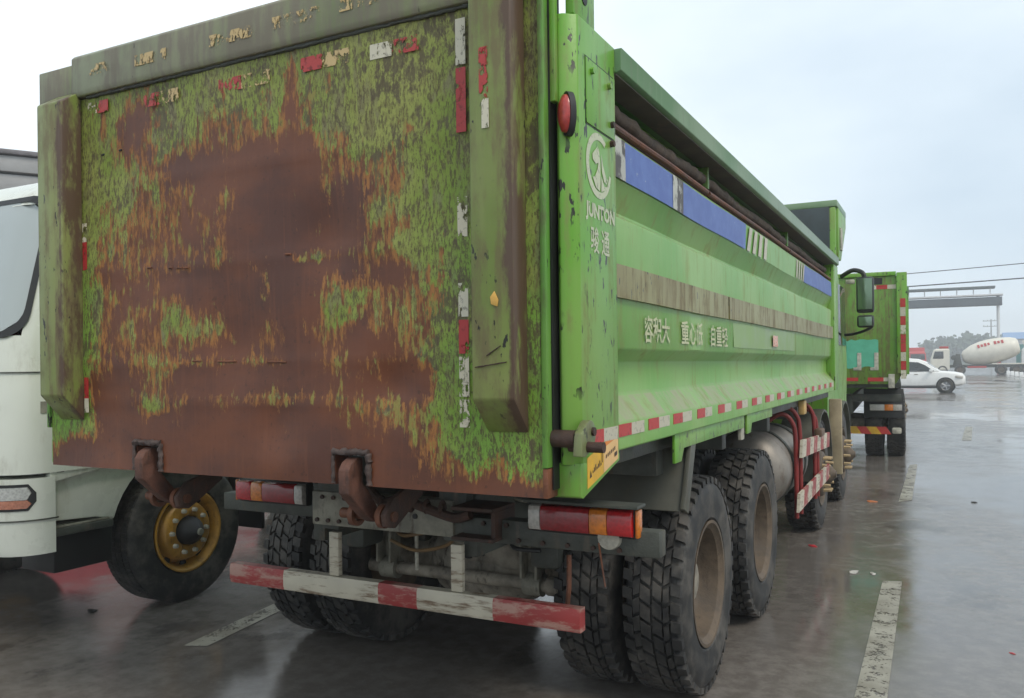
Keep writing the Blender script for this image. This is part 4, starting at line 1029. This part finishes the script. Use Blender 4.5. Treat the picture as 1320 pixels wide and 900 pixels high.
# ------------------------------------------------------------------ the white truck, parked facing the camera side
def pane_mat(name, tint, base=.12):
    n = NT(name); n['Base Color'] = (.70, .76, .76, 1); n['Roughness'] = .04; n['Specular IOR Level'] = .9  # pale base colour stands in for bright sky reflected in the glass
    lw = n.t.nodes.new('ShaderNodeLayerWeight'); lw.inputs[0].default_value = .35
    tr = n.t.nodes.new('ShaderNodeBsdfTransparent'); tr.inputs[0].default_value = tint
    m = n.t.nodes.new('ShaderNodeMixShader')
    n.t.links.new(n.math('ADD', lw.outputs['Fresnel'], base, clamp=True), m.inputs[0]); n.t.links.new(tr.outputs[0], m.inputs[1]); n.t.links.new(n.b.outputs[0], m.inputs[2])
    n.t.links.new(m.outputs[0], n.out.inputs[0]); return n.m
M_PANE = pane_mat('windscreen_glass', (.55, .62, .60, 1), .5)
def white_truck():
    t = empty('white_truck', (-3.66, 1.83, 0))
    tag(t, 'white truck with golden front wheel parked beside the rusty tipper', 'truck')
    X1 = 1.245
    ST = [(.57, -1.30, .23), (.62, -1.33, .26), (1.02, -1.33, .26), (1.045, -1.31, .26), (1.10, -1.31, .26), (1.12, -1.31, .26), (1.80, -1.29, .25), (1.86, -1.28, .25), (2.66, -1.08, .24), (2.72, -1.05, .24), (2.82, -.95, .28), (2.88, -.80, .4), (2.91, -.5, .5)]
    def stat(z):
        for a, b in zip(ST, ST[1:]):
            if a[0] <= z <= b[0]:
                k = (z - a[0]) / (b[0] - a[0]); return a[1] + (b[1] - a[1]) * k, a[2] + (b[2] - a[2]) * k
        return ST[-1][1:]
    def S(z, s, off=0.0, sign=1):
        yf, r = stat(z); q = r * math.pi / 2
        if s < 0: p = (X1 + off, yf + r - s)
        elif s < q:
            a = s / r; p = (X1 - r + (r + off) * math.cos(a), yf + r - (r + off) * math.sin(a))
        else: p = (X1 - r - (s - q), yf - off)
        return (sign * p[0], p[1], z)
    Wd = 2 * X1
    def prm(n=8):           # outline parameters for a whole turn round the front
        return [-1.0 - .6, -.9, -.3] + [i / n for i in range(n + 1)]
    def outline(z):
        yf, r = stat(z); q = r * math.pi / 2
        half = ([S(z, -1.35), S(z, -.80), S(z, -.12)] if z > 1.03 else [S(z, -.015), S(z, -.01), S(z, -.005)]) + [S(z, q * i / 8) for i in range(9)]
        return half + [(-p[0], p[1], p[2]) for p in half[::-1]]
    def patch(name, mat, parent, s0, s1, z0, z1, off, ns=14, nz=8, round_c=0.0, both=False):
        bm = B(); g = []
        for j in range(nz + 1):
            z = z0 + (z1 - z0) * j / nz; row = []
            cut = 0
            if round_c:
                e = min(z - z0, z1 - z)
                if e < round_c: cut = round_c - math.sqrt(max(0, round_c ** 2 - (round_c - e) ** 2))
            for i in range(ns + 1):
                s = s0 + cut + (s1 - cut * (1 if both else 0) - s0 - cut) * i / ns
                row.append(bm.verts.new(S(z, s, off)))
            g.append(row)
        for j in range(nz):
            for i in range(ns): bm.faces.new((g[j][i], g[j][i + 1], g[j + 1][i + 1], g[j + 1][i]))
        r = bmesh.ops.extrude_face_region(bm, geom=bm.faces[:])
        for v in [v for v in r['geom'] if isinstance(v, bmesh.types.BMVert)]: v.co.y += .012; v.co.x -= .006
        return obj(name, bm, mat, parent, smooth=40)
    # cab shell with an open windscreen
    bm = B(); rows = [[bm.verts.new(p) for p in outline(z)] for z, _, _ in ST]
    n = len(rows[0])
    for k, (a, b) in enumerate(zip(rows, rows[1:])):
        if ST[k][0] in (1.02, ): continue
        for i in range(n):
            j = (i + 1) % n
            win = ST[k][0] == 1.86 and 7 <= i <= n - 9
            if win: continue
            bm.faces.new((a[i], a[j], b[j], b[i]))
    for a in (rows[0][::-1], rows[-1]): bm.faces.new(a)
    for a in (rows[2], rows[3][::-1]): bm.faces.new(a)
    bmesh.ops.recalc_face_normals(bm, faces=bm.faces[:])
    cab = obj('cab', bm, M_WHITEPAINT, t, smooth=35)
    # inside
    box_obj('cab_back_lining', simple('cab_grey_lining', (.10, .10, .095, 1), .8), cab, -1.2, 1.2, -.02, .0, 1.2, 2.75, 0)
    box_obj('dashboard', M_BLACK, cab, -1.15, 1.15, -1.15, -.85, 1.45, 1.83, .04)
    for x in (-.62, .62):
        box_obj('seat', simple('red_seat_cover', (.42, .035, .045, 1), .7), cab, x - .27, x + .27, -.35, -.18, 1.4, 2.18, .05)
    bm = B(); lathe(bm, [(-.012, .22), (0, .235), (.012, .22), (0, .21)], (0, 0, 0), 'z', 28, True)
    o = obj('steering_wheel', bm, M_BLACK, cab); o.location = (.62, -.78, 1.95); o.rotation_euler = (R(-35), 0, 0)
    # windscreen rubber and glass
    sq = .17
    W2 = 2.25
    bm = B(); fr = []
    for (e, oo) in ((0.0, .012), (.035, .010)):
        loop = []
        rc = .14
        def corner_pts(cs, cz, a0, a1):
            return [(cs + (rc) * math.cos(R(a)), cz + rc * math.sin(R(a))) for a in range(a0, a1 + 1, 15)]
        s0, s1, z0, z1 = sq + e, sq + W2 - e, 1.845 + e, 2.715 - e
        pts = corner_pts(s1 - rc, z0 + rc, -90, 0) + corner_pts(s1 - rc, z1 - rc, 0, 90) + corner_pts(s0 + rc, z1 - rc, 90, 180) + corner_pts(s0 + rc, z0 + rc, 180, 270)
        fr.append([bm.verts.new(S(z, s, oo)) for s, z in pts])
    skin(bm, fr[0], fr[1]); obj('windscreen_rubber', bm, M_BLACK, t, smooth=40)
    patch('windscreen', M_PANE, t, sq + .03, sq + W2 - .03, 1.88, 2.68, .004, 20, 10, .12, True)
    for s0, s1 in ((.55, 1.25), (1.5, 2.2)):
        bm = B(); tube(bm, [S(1.90, s0, .03), S(1.98, (s0 + s1) / 2, .035), S(2.06, s1, .03)], .009); obj('wiper', bm, M_BLACK, t)
    # bumper, lamp, gap band, mouldings
    patch('bumper_seam', M_CHASSIS, t, -.02, 2.4, .772, .780, .010, 40, 1)
    lampb = patch('head_lamp', M_BLACK, t, .10, .75, .835, .99, .006, 12, 3, .04)
    g = patch('lamp_glass', lens('head_lamp_glass', (.55, .55, .52, 1), .1), lampb, .125, .72, .90, .973, .012, 12, 2, .02)
    g = patch('lamp_glass', lens('head_lamp_orange', (.52, .20, .12, 1), .15), lampb, .125, .72, .85, .898, .012, 12, 2, .02)
    patch('dark_band', simple('charcoal_band', (.03, .034, .04, 1), .4), t, -.05, 2.4, 1.04, 1.105, -.004, 14, 1)
    patch('panel_seam', M_CHASSIS, t, .0, .007, 1.13, 1.84, .008, 1, 8)
    patch('panel_seam', M_CHASSIS, t, .02, 2.3, 1.640, 1.647, .009, 40, 1)
    patch('corner_badge', M_CHASSISL, t, .02, .09, 1.40, 1.47, .004, 3, 2)
    box_obj('door_handle', M_BLACK, t, 1.24, 1.275, -.95, -.85, 1.28, 1.40, .01)
    bm = B(); prism(bm, [(-.75, 1.9), (.1, 1.9), (.1, 2.6), (-.62, 2.6)], 'x', X1 - .03, X1 + .004); obj('side_window', bm, M_DARKGLASS, t, .004)
    # wheel arch fender and step
    arch = [(.0 + math.cos(R(a)) * .64, .52 + math.sin(R(a)) * .60) for a in range(172, 68, -8)]
    bm = B(); prism(bm, [(-1.02, .74), (-.74, .72)] + arch[1:] + [(.25, 1.30), (-1.02, 1.30)], 'x', 1.02, 1.185); obj('front_fender', bm, M_WHITEPAINT, t, .012)
    bm = B(); prism(bm, [(-1.08, .98), (-.60, 1.05), (-.5, 1.12), (-.5, 1.30), (-1.08, 1.30)], 'x', 1.187, 1.235); obj('fender_ledge', bm, M_WHITEPAINT, t, .01)
    stp = box_obj('step', M_CHASSIS, t, .95, 1.24, -1.06, -.66, .655, .70, .006)
    for k in range(5): box_obj('tread_bar', M_CHASSISL, stp, .97 + k * .055, .995 + k * .055, -1.05, -.67, .7005, .712, .002)
    box_obj('step_box', M_BLACK, t, .85, 1.17, -1.02, -.62, .42, .653, .01)
    for s in (1, -1):
        box_obj('chassis_rail', M_CHASSIS, t, s * .42 - .035, s * .42 + .035, -.9, 5.6, .72, .98, .006)
        gw = make_wheel('gold', .50, .28) if s == 1 else copy_tree(gw, t, (-1.03, 0, .5), math.pi)
        if s == 1: gw.parent = t; gw.location = (1.03, 0, .5)
        bm = B(); bx(bm, (s * 1.02, .70, .62), (.36, .03, .46)); obj('mudflap', bm, M_BLACK, t, .006)
        for yy in (3.6, 4.9):
            for x in (1.1, .78): copy_tree(wd, t, (s * x, yy, .54), 0 if s > 0 else math.pi)
        bm = B(); cyl(bm, (s * .86, 1.45, .68), (s * .86, 2.6, .68), .27); obj('fuel_tank', bm, M_CHASSIS, t, .02)
    for yy in (0, 3.6, 4.9):
        bm = B(); cyl(bm, (-1.0, yy, .5), (1.0, yy, .5), .08); obj('axle', bm, M_CHASSIS, t)
    box_obj('rear_deck', M_CHASSIS, t, -.9, .9, 2.9, 5.4, .985, 1.03, .01)
    return t
white_truck()

# ------------------------------------------------------------------ shed with a red fascia beyond the white truck
def shed():
    t = empty('shed', (-15.5, 8.6, 0), rz=R(58))
    tag(t, 'long grey corrugated shed with stepped roof edge beyond the white truck', 'building')
    gm = simple('grey_shed_sheet', (.33, .33, .33, 1), .6, 0, .1, 2)
    box_obj('wall', simple('pale_shed_wall', (.42, .41, .39, 1), .7, 0, .12, 1), t, -9, 7, 0, 8, 0, 5.0, .02)
    for k, (z0, z1, y) in enumerate(((5.0, 5.42, -.10), (5.46, 5.86, -.18), (5.90, 6.24, -.26))):
        box_obj('roof_fascia', gm, t, -9.2, 7.2, y, 8.1, z0, z1, .02)
    box_obj('roof_cap', simple('dark_roof_sheet', (.16, .15, .16, 1), .6), t, -9.4, 7.4, -.34, 8.3, 6.26, 6.36, .02)
    box_obj('red_fascia', simple('red_fascia_paint', (.42, .03, .045, 1), .5), t, -8.5, 6.5, -.16, -.002, 2.3, 3.3, .02)
    for k in range(4):
        d = box_obj('roller_door', simple('shutter_grey', (.30, .31, .32, 1), .5), t, -8 + k * 3.5, -5.2 + k * 3.5, -.06, -.002, 0.01, 2.2, .01)
    box_obj('roof_vent', simple('dark_roof_sheet', (0,) * 4), t, -2.2, -1.2, 1.0, 1.6, 6.36, 6.5, .02)
shed()

# ------------------------------------------------------------------ background vehicles
def small_wheel(Rr, w, parent, loc, rz=0, rimcol=None):
    e = empty('wheel', loc, parent, rz)
    bm = B(); h = w / 2
    lathe(bm, [(-h, Rr * .6), (-h * 1.04, Rr * .8), (-h * .85, Rr * .97), (-h * .5, Rr), (h * .5, Rr), (h * .85, Rr * .97), (h * 1.04, Rr * .8), (h, Rr * .62)], n=32, close=True); obj('tyre', bm, M_TYRE, e)
    bm = B(); lathe(bm, [(-h * .8, Rr * .62), (h * .98, Rr * .63), (h * .9, Rr * .58), (h * .5, Rr * .5), (h * .7, Rr * .2), (h * .75, 0)], n=28); obj('rim', bm, rimcol or simple('alloy_grey', (.22, .22, .23, 1), .4, .6, .1), e)
    if rimcol is None:
        for k in range(5):
            a = 2 * math.pi * k / 5; bm = B(); cyl(bm, (h * .78, 0, 0), (h * .9, math.cos(a) * Rr * .58, math.sin(a) * Rr * .58), .03, .022, 8); obj('spoke', bm, simple('alloy_light', (.45, .45, .46, 1), .35, .7, .1), e)
    return e
def suv():
    t = empty('white_car', (.95, 45.5, 0), rz=R(-2))
    tag(t, 'white SUV car crossing behind the second green tipper', 'car')
    # half-width profile stations along x (length), z up; lofted cross sections
    st = [(-2.25, .62, .95, .74), (-2.18, .42, 1.08, .84), (-1.9, .32, 1.12, .90), (-1.0, .28, 1.10, .93), (0, .28, 1.08, .93), (.9, .30, 1.12, .93), (1.3, .30, 1.10, .92), (1.8, .32, 1.05, .88), (2.15, .38, .97, .80), (2.28, .46, .80, .68)]
    bm = B(); rows = []
    for x, z0, z1, w in st:
        m = (z0 + z1) / 2
        sec = [(-w * .88, z0), (-w, z0 + .10), (-w * 1.0, m), (-w * .97, z1 - .08), (-w * .86, z1), (w * .86, z1), (w * .97, z1 - .08), (w, m), (w, z0 + .10), (w * .88, z0)]
        rows.append([bm.verts.new((x, y, z)) for y, z in sec])
    for a, b in zip(rows, rows[1:]): skin(bm, a, b)
    bm.faces.new(rows[0]); bm.faces.new(rows[-1][::-1])
    body = obj('body', bm, M_WHITE2, t, .02)
    gl = [(-2.05, 1.12), (-1.85, 1.50), (-1.45, 1.72), (-.5, 1.78), (.15, 1.72), (.5, 1.58), (1.15, 1.10)]
    bm = B(); A = [bm.verts.new((x, -.62 - .24 * (1.72 - z) / .6, z)) for x, z in gl]; C = [bm.verts.new((x, .62 + .24 * (1.72 - z) / .6, z)) for x, z in gl]
    skin(bm, A, C); bm.faces.new(A[::-1]); bm.faces.new(C); obj('roof', bm, M_WHITE2, t, .03)
    for s in (-1,1):
        for gp in ([(-1.55, 1.13), (-1.48, 1.42), (-1.28, 1.56), (-.62, 1.60), (-.58, 1.12)], [(-.52, 1.12), (-.55, 1.60), (.18, 1.55), (.50, 1.40), (.92, 1.10)]):
            bm = B(); a = [bm.verts.new((x, s * (.63 + .24 * (1.72 - z) / .6), z)) for x, z in gp]; b = [bm.verts.new((x, s * (.60 + .24 * (1.72 - z) / .6), z)) for x, z in gp]
            skin(bm, a, b); bm.faces.new(a[::-1]); bm.faces.new(b); obj('side_window', bm, M_DARKGLASS, t)
        box_obj('door_handle', M_CHASSISL, t, .0, .18, s * .945 - .01, s * .945 + .01, .93, .96, .004)
        bm = B(); bx(bm, (.78, s * 1.0, 1.12), (.16, .20, .13)); obj('wing_mirror', bm, M_WHITE2, t, .03)
        bm = B(); bx(bm, (2.0, s * .78, .80), (.34, .22, .12), (0, 8, s * -25)); obj('head_lamp', bm, M_LWHT, t, .03)
        box_obj('sill', M_BLACK, t, -1.1, 1.1, s * .92 - .03, s * .92 + .03, .24, .34, .01)
        for x in (-1.38, 1.42):
            bm = B(); lathe(bm, [(-.02, .36), (-.02, .42), (.02, .42), (.02, .36)], (x, s * .935, .37), 'y', 28, True); obj('wheel_arch', bm, M_BLACK, t)
            small_wheel(.36, .23, t, (x, s * .86, .36), R(-90) if s < 0 else R(90))
    bm = B(); prism(bm, [(.60, 1.49), (1.14, 1.06), (1.16, 1.08), (.62, 1.51)], 'y', -.66, .66); obj('windscreen', bm, M_DARKGLASS, t)
    return t
suv()
def mixer():
    t = empty('mixer_truck', (6.3, 102, 0), rz=R(180))
    tag(t, 'cream concrete mixer truck with red lettering on its drum', 'truck')
    cab = cab_loft('cab', M_CREAM, t, [(.6, -1.2, 1.2, 0, 1.9, .2), (1.7, -1.2, 1.2, 0, 1.9, .2), (2.75, -1.12, 1.12, .3, 1.9, .2), (2.9, -.9, .9, .6, 1.8, .25)])
    cab.rotation_euler = (0, 0, R(90)); cab.location = (5.4, 0, 0)
    for s in (1, -1):
        bm = B(); prism(bm, [(5.0, 1.8), (5.15, 1.8), (4.95, 2.6), (4.1, 2.6), (4.1, 1.8)], 'y', *sorted((s * 1.14, s * 1.215))); obj('side_window', bm, M_DARKGLASS, t, .01)
        box_obj('chassis_rail', M_CHASSIS, t, -4.2, 5.2, s * .43 - .04, s * .43 + .04, .8, 1.1, .01)
        for x in (4.2, 2.5, -1.4, -2.8): small_wheel(.54, .32, t, (x, s * 1.05, .54), R(90) if s > 0 else R(-90), M_RIM)
        bm = B(); prism(bm, [(-3.6, 1.12), (-.5, 1.12), (-.5, 1.24), (-3.6, 1.24)], 'y', *sorted((s * .85, s * 1.24))); obj('mudguard', bm, M_CREAM, t, .02)
        box_obj('side_guard', M_TRED, t, 0, 1.8, s * 1.2 - .02, s * 1.2 + .02, .75, .95, .01)
    bm = B(); prof = [(-2.55, .62), (-2.4, .86), (-1.9, 1.08), (-.9, 1.28), (.1, 1.35), (1.0, 1.30), (1.9, 1.10), (2.75, .68), (2.95, .4), (2.95, 0)]
    lathe(bm, [(-2.55, 0)] + prof, (0, 0, 0), 'x', 36); drum = obj('drum', bm, M_CREAM, t); drum.location = (-.6, 0, 2.55); drum.rotation_euler = (0, R(13), 0)
    for s in (1, -1):
        for k, x in enumerate((-1.1, -.75, -.42, .2, .52, .85, 1.18)):
            f = R(38); rr = 1.345 - .10 * max(0, abs(x - .1) - .6)
            bm = B(); bx(bm, (x, s * rr * math.cos(f), rr * math.sin(f)), (.22, .04, .42 - .12 * (k % 2)), (s * 38, 0, 0)); obj('drum_marking', bm, M_TRED, drum)
    bm = B(); prism(bm, [(3.2, 1.1), (2.3, 1.1), (2.5, 2.3), (2.9, 2.3)], 'y', -.6, .6); obj('drum_pedestal', bm, M_CHASSIS, t, .02)
    bm = B(); prism(bm, [(-3.9, 1.1), (-3.3, 1.1), (-3.35, 2.6), (-3.7, 3.1)], 'y', -.7, .7); obj('discharge_frame', bm, M_WHITE2, t, .02)
    bm = B(); prism(bm, [(-4.1, 2.8), (-3.6, 3.0), (-3.4, 3.6), (-4.0, 3.8)], 'y', -.4, .4); obj('hopper', bm, M_CREAM, t, .03)
    bm = B(); cyl(bm, (3.1, .75, 1.9), (3.1, -.75, 1.9), .28); obj('water_tank', bm, M_CHASSIS, t, .02)
    box_obj('roof_board', M_TRED, t, 3.6, 4.5, -.9, .9, 2.92, 3.15, .04)
    return t
mixer()
def far_truck(name, loc, rz, cabm, bodym, label, L1=6.5, h=3.4):
    t = empty(name, loc, rz=rz); tag(t, label, 'truck')
    cab_loft('cab', cabm, t, [(.6, -1.2, 1.2, -2.2, 0, .2), (1.7, -1.2, 1.2, -2.2, 0, .2), (2.8, -1.12, 1.12, -1.95, 0, .2), (3.0, -.9, .9, -1.6, -.1, .25)])
    bm = B(); prism(bm, [(-1.0, 1.75), (1.0, 1.75), (.95, 2.6), (-.95, 2.6)], 'y', -2.215, -1.99); obj('windscreen', bm, M_DARKGLASS, t, .01)
    box_obj('bumper', M_PALE, t, -1.2, 1.2, -2.28, -2.21, .5, .95, .03)
    for s in (1, -1):
        box_obj('head_lamp', M_LWHT, t, *sorted((s * .75, s * 1.1)), -2.30, -2.275, .65, .85, .02)
        bm = B(); prism(bm, [(-1.8, 1.75), (-.6, 1.75), (-.6, 2.6), (-1.7, 2.6)], 'x', *sorted((s * 1.15, s * 1.21))); obj('side_window', bm, M_DARKGLASS, t, .01)
        for y in (-.9, L1 - 2.4, L1 - 1.0): small_wheel(.52, .3, t, (s * 1.06, y, .52), 0 if s > 0 else math.pi, M_RIM)
    box_obj('cargo_body', bodym, t, -1.25, 1.25, .15, L1, 1.15, h, .05)
    for k in range(5):
        for s in (1, -1): box_obj('body_rib', bodym, t, *sorted((s * 1.251, s * 1.29)), .6 + k * 1.25, .72 + k * 1.25, 1.2, h - .05, .01)
    box_obj('chassis', M_CHASSIS, t, -.5, .5, -1.5, L1 - .2, .75, 1.14, .02)
M_FARRED = simple('red_far_truck_paint', (.50, .035, .03, 1), .4, 0, .08)
far_truck('red_truck', (-1.6, 140, 0), R(8), M_FARRED, M_FARRED, 'red truck facing the yard, left of the cream mixer', h=3.6)
far_truck('teal_truck', (16.4, 112, 0), R(75), M_WHITE2, simple('teal_grey_body', (.10, .26, .24, 1), .5, 0, .1), 'white cabbed truck with teal body behind the striped post')

# ------------------------------------------------------------------ gantry, kerb blocks, poles, wires
def gantry():
    t = empty('height_gantry', (8.0, 112, 0)); tag(t, 'wide grey beam gantry on tall white posts over the yard road', 'gantry')
    gm = simple('grey_gantry_board', (.10, .115, .13, 1), .6, 0, .12, .5); wm = simple('white_gantry_post', (.62, .62, .62, 1), .5, 0, .05, 1)
    for x in (0, -24):
        bm = B(); cyl(bm, (x, 0, 1.8), (x, 0, 9.4), .17, n=20); obj('post', bm, wm, t)
        for k in range(4):
            bm = B(); cyl(bm, (x, 0, .02 + k * .45), (x, 0,   .46 + k * .45), .21, n=20); obj('post_band', bm, M_TRED if k % 2 == 0 else wm, t)
    box_obj('fascia_board', gm, t, -24.5, .4, -.6, .6, 8.05, 9.05, .03)
    box_obj('roof_edge', wm, t, -24.6, .5, -.8, .8, 9.2, 9.4, .03)
    for k in range(14):
        x = -.8 - k * 1.75
        bm = B(); cyl(bm, (x, 0, 9.4), (x, 0, 10.1), .05, n=8); obj('rail_post', bm, wm, t)
    box_obj('top_sheet', simple('dark_gantry_sheet', (.11, .13, .13, 1), .6), t, -24.6, -.3, -.9, .9, 10.1, 10.35, .03)
gantry()
kb = None
for k in range(8):
    bm = B(); bx(bm, (0, 0, .22), (1.1, .35, .44), taper=.8)
    if kb is None: kb = obj('kerb_block', bm, M_WHITE2, None, .03); o = kb
    else: bm.free(); o = kb.copy(); COL.objects.link(o)
    o.location = (8.0 + k * .12, 108 - k * 4.0, 0); o.rotation_euler.z = R(90)
    tag(o, 'pale concrete kerb block in the row before the gantry post', 'kerb', 'kerb blocks in a row before the gantry post')
def pole(loc, h, label):
    t = empty('utility_pole', loc); tag(t, label, 'utility pole', 'utility poles beyond the yard')
    m = simple('concrete_pole', (.26, .26, .25, 1), .8, 0, .1)
    bm = B(); cyl(bm, (0, 0, 0), (0, 0, h), .2, .12, 12); obj('shaft', bm, m, t)
    for z in (h - .4, h - 1.6):
        box_obj('cross_arm', m, t, -1.6, 1.6, -.06, .06, z, z + .14, .02)
        for x in (-1.4, -.7, .7, 1.4):
            bm = B(); cyl(bm, (x, 0, z + .14), (x, 0, z + .36), .05, n=8); obj('insulator', bm, M_PALE, t)
pole((16.5, 165, 0), 12.5, 'concrete utility pole with two cross arms behind the mixer drum')
pole((11.5, 210, 0), 10.5, 'slim utility pole in front of the wooded hill')
pole((26, 230, 0), 12.0, 'utility pole beside the blue roofed sheds')
def wire(name, a, b, sag, r, label):
    bm = B(); a, b = Vector(a), Vector(b); pts = []
    for i in range(25):
        k = i / 24; p = a.lerp(b, k); p.z -= sag * 4 * k * (1 - k); pts.append(p)
    tube(bm, pts, r, 6); tag(obj(name, bm, M_BLACK, None), label, 'cable')
wire('power_cable', (-25, 80, 8.7), (45, 78, 11.5), .4, .035, 'upper black power cable crossing above the gantry')
wire('power_cable', (-25, 80, 7.9), (45, 78, 10.0), .5, .05, 'thick lower black power cable crossing above the gantry')
wire('power_cable', (16.5, 165, 11.0), (45, 120, 16.5), 1.6, .045, 'sagging cable running off the cross armed pole')

# far buildings with blue roofs
for k, (x, y, w, h, lab) in enumerate(((24, 240, 16, 8.5, 'pale shed with blue roof behind the mixer truck'), (40, 232, 18, 10.5, 'taller pale shed with blue roof beside the utility pole'))):
    t = empty('shed', (x, y, 0)); tag(t, lab, 'building')
    box_obj('wall', simple('far_wall', (.45, .45, .44, 1), .8), t, -w / 2, w / 2, 0, 12, 0, h - 1.8, .05)
    bm = B(); prism(bm, [(-.6, h - 1.79), (12.6, h - 1.79), (6, h)], 'x', -w / 2 - .5, w / 2 + .5); obj('roof', bm, simple('blue_roof_sheet', (.13, .27, .50, 1), .5, 0, .1, .3), t)
    for q in range(int(w / 3)): box_obj('window', M_DARKGLASS, t, -w / 2 + .8 + q * 3, -w / 2 + 2.4 + q * 3, -.04, -.002, h * .35, h * .35 + 1.4, .01)
# wooded hill far off
bm = B(); rng = random.Random(5)
N = 26; g = []
def hillz(x, y): return max(-2, 4.2 * math.exp(-((x - 10) / 16) ** 2 - ((y - 330) / 45) ** 2) + 4.5 * math.exp(-((x - 52) / 34) ** 2 - ((y - 350) / 50) ** 2) + 5 * math.exp(-((x + 60) / 60) ** 2 - ((y - 420) / 50) ** 2) - 1.0)
for j in range(N + 1):
    g.append([bm.verts.new((-160 + 340 * i / N, 250 + 220 * j / N, hillz(-160 + 340 * i / N, 250 + 220 * j / N))) for i in range(N + 1)])
for j in range(N):
    for i in range(N): bm.faces.new((g[j][i], g[j][i + 1], g[j + 1][i + 1], g[j + 1][i]))
tag(obj('hill', bm, simple('dark_hill_green', (.04, .06, .03, 1), .9, 0, .3, .05), None), 'low wooded hill on the skyline', 'hill', kind='structure')
bm = B()
for k in range(420):
    x = rng.uniform(-4, 95); y = rng.uniform(290, 360); z = hillz(x, y)
    if z < .3: continue
    h = rng.uniform(3.5, 8); r = h * rng.uniform(.28, .42)
    for q in range(26):
        d = Vector((rng.gauss(0, 1), rng.gauss(0, 1), rng.gauss(0, 1))).normalized() * rng.uniform(.5, 1)
        c = Vector((x, y, z + h * .6)) + Vector((d.x * r, d.y * r, d.z * h * .42)); s = rng.uniform(.5, 1.1)
        u = Vector((rng.gauss(0, 1), rng.gauss(0, 1), rng.gauss(0, 1))).normalized(); v = u.orthogonal().normalized(); w_ = u.cross(v)
        vs = [bm.verts.new(c + v * s * math.cos(a) * rng.uniform(.7, 1.2) + w_ * s * math.sin(a) * rng.uniform(.7, 1.2)) for a in (0, 1.3, 2.6, 3.9, 5.1)]
        bm.faces.new(vs)
tag(obj('woodland', bm, simple('far_foliage', (.045, .075, .03, 1), .8, 0, .4, .3), None, smooth=0), 'far-off wood covering the low hill', 'woodland', kind='stuff')

# ------------------------------------------------------------------ litter on the asphalt, and one orange reflection
def scrap(name, loc, size, mat, label, seed):
    rg = random.Random(seed); bm = B(); n = 9
    top = []; 
    ctr = bm.verts.new((0, 0, size * .28))
    for i in range(n):
        a = 2 * math.pi * i / n; r = size * rg.uniform(.55, 1.1); top.append(bm.verts.new((math.cos(a) * r, math.sin(a) * r * .6, size * rg.uniform(.02, .22))))
    bot = [bm.verts.new((v.co.x * .9, v.co.y * .9, 0.0)) for v in top]
    for i in range(n): bm.faces.new((top[i], top[(i + 1) % n], ctr)); bm.faces.new((bot[i], bot[(i + 1) % n], top[(i + 1) % n], top[i]))
    bm.faces.new(bot[::-1]); o = obj(name, bm, mat, None, smooth=0); o.location = loc; o.rotation_euler.z = rg.uniform(0, 6)
    tag(o, label, 'litter')
M_SCRED = simple('red_litter', (.5, .03, .04, 1), .4); M_SCPALE = simple('pale_litter', (.45, .43, .38, 1), .5); M_SCDARK = simple('dark_litter', (.03, .028, .025, 1), .7)
scrap('plastic_scrap', (2.63, 3.04, 0), .022, M_SCRED, 'small red scrap lying on bare asphalt right of the white line', 1)
scrap('plastic_scrap', (1.25, 5.45, 0), .05, M_SCRED, 'red and pale scrap on asphalt beside the tipper\'s striped boards', 2)
scrap('plastic_scrap', (1.53, 8.2, 0), .07, simple('orange_reflection', (.55, .16, .04, 1), .5), 'orange piece standing for a reflection on asphalt behind the second green tipper', 3)  # solid piece coloured as an orange reflection in the wet surface
scrap('crumpled_paper', (1.66, 4.60, 0), .07, M_SCPALE, 'crumpled pale wrapper lying at the end of the white parking line', 4)
scrap('crumpled_paper', (1.80, 4.62, 0), .04, M_SCPALE, 'smaller crumpled scrap at the end of the white parking line', 5)
scrap('leaf_litter', (2.19, 1.95, 0), .03, M_SCDARK, 'dark leaf on the asphalt beside the near end of the white line', 6)
scrap('leaf_litter', (2.6, 8.6, 0), .05, M_SCDARK, 'dark clod on open asphalt to the right of the tippers', 7)
scrap('pebble', (.55, .85, 0), .014, M_SCPALE, 'pale pebble on asphalt below the striped bumper', 8)
scrap('plastic_scrap', (-2.9, 1.35, 0), .06, M_SCDARK, 'dark flattened scrap beside the white truck\'s golden wheel', 9)

# ------------------------------------------------------------------ haze
bm = B(); ax_box(bm, -500, 500, -200, 560, -1.0, 24)
hz = obj('haze', bm, bpy.data.materials.new('haze_air'), None, smooth=0)
hz.data.materials[0].use_nodes = True
ht = hz.data.materials[0].node_tree; ht.nodes.clear()
ho = ht.nodes.new('ShaderNodeOutputMaterial'); hv = ht.nodes.new('ShaderNodeVolumePrincipled')
hv.inputs['Color'].default_value = (.93, .96, 1, 1); hv.inputs['Density'].default_value = 0.0022; hv.inputs['Anisotropy'].default_value = 0.2
ht.links.new(hv.outputs[0], ho.inputs['Volume'])
tag(hz, 'thin pale rain haze filling the air of the yard', 'haze', kind='stuff')
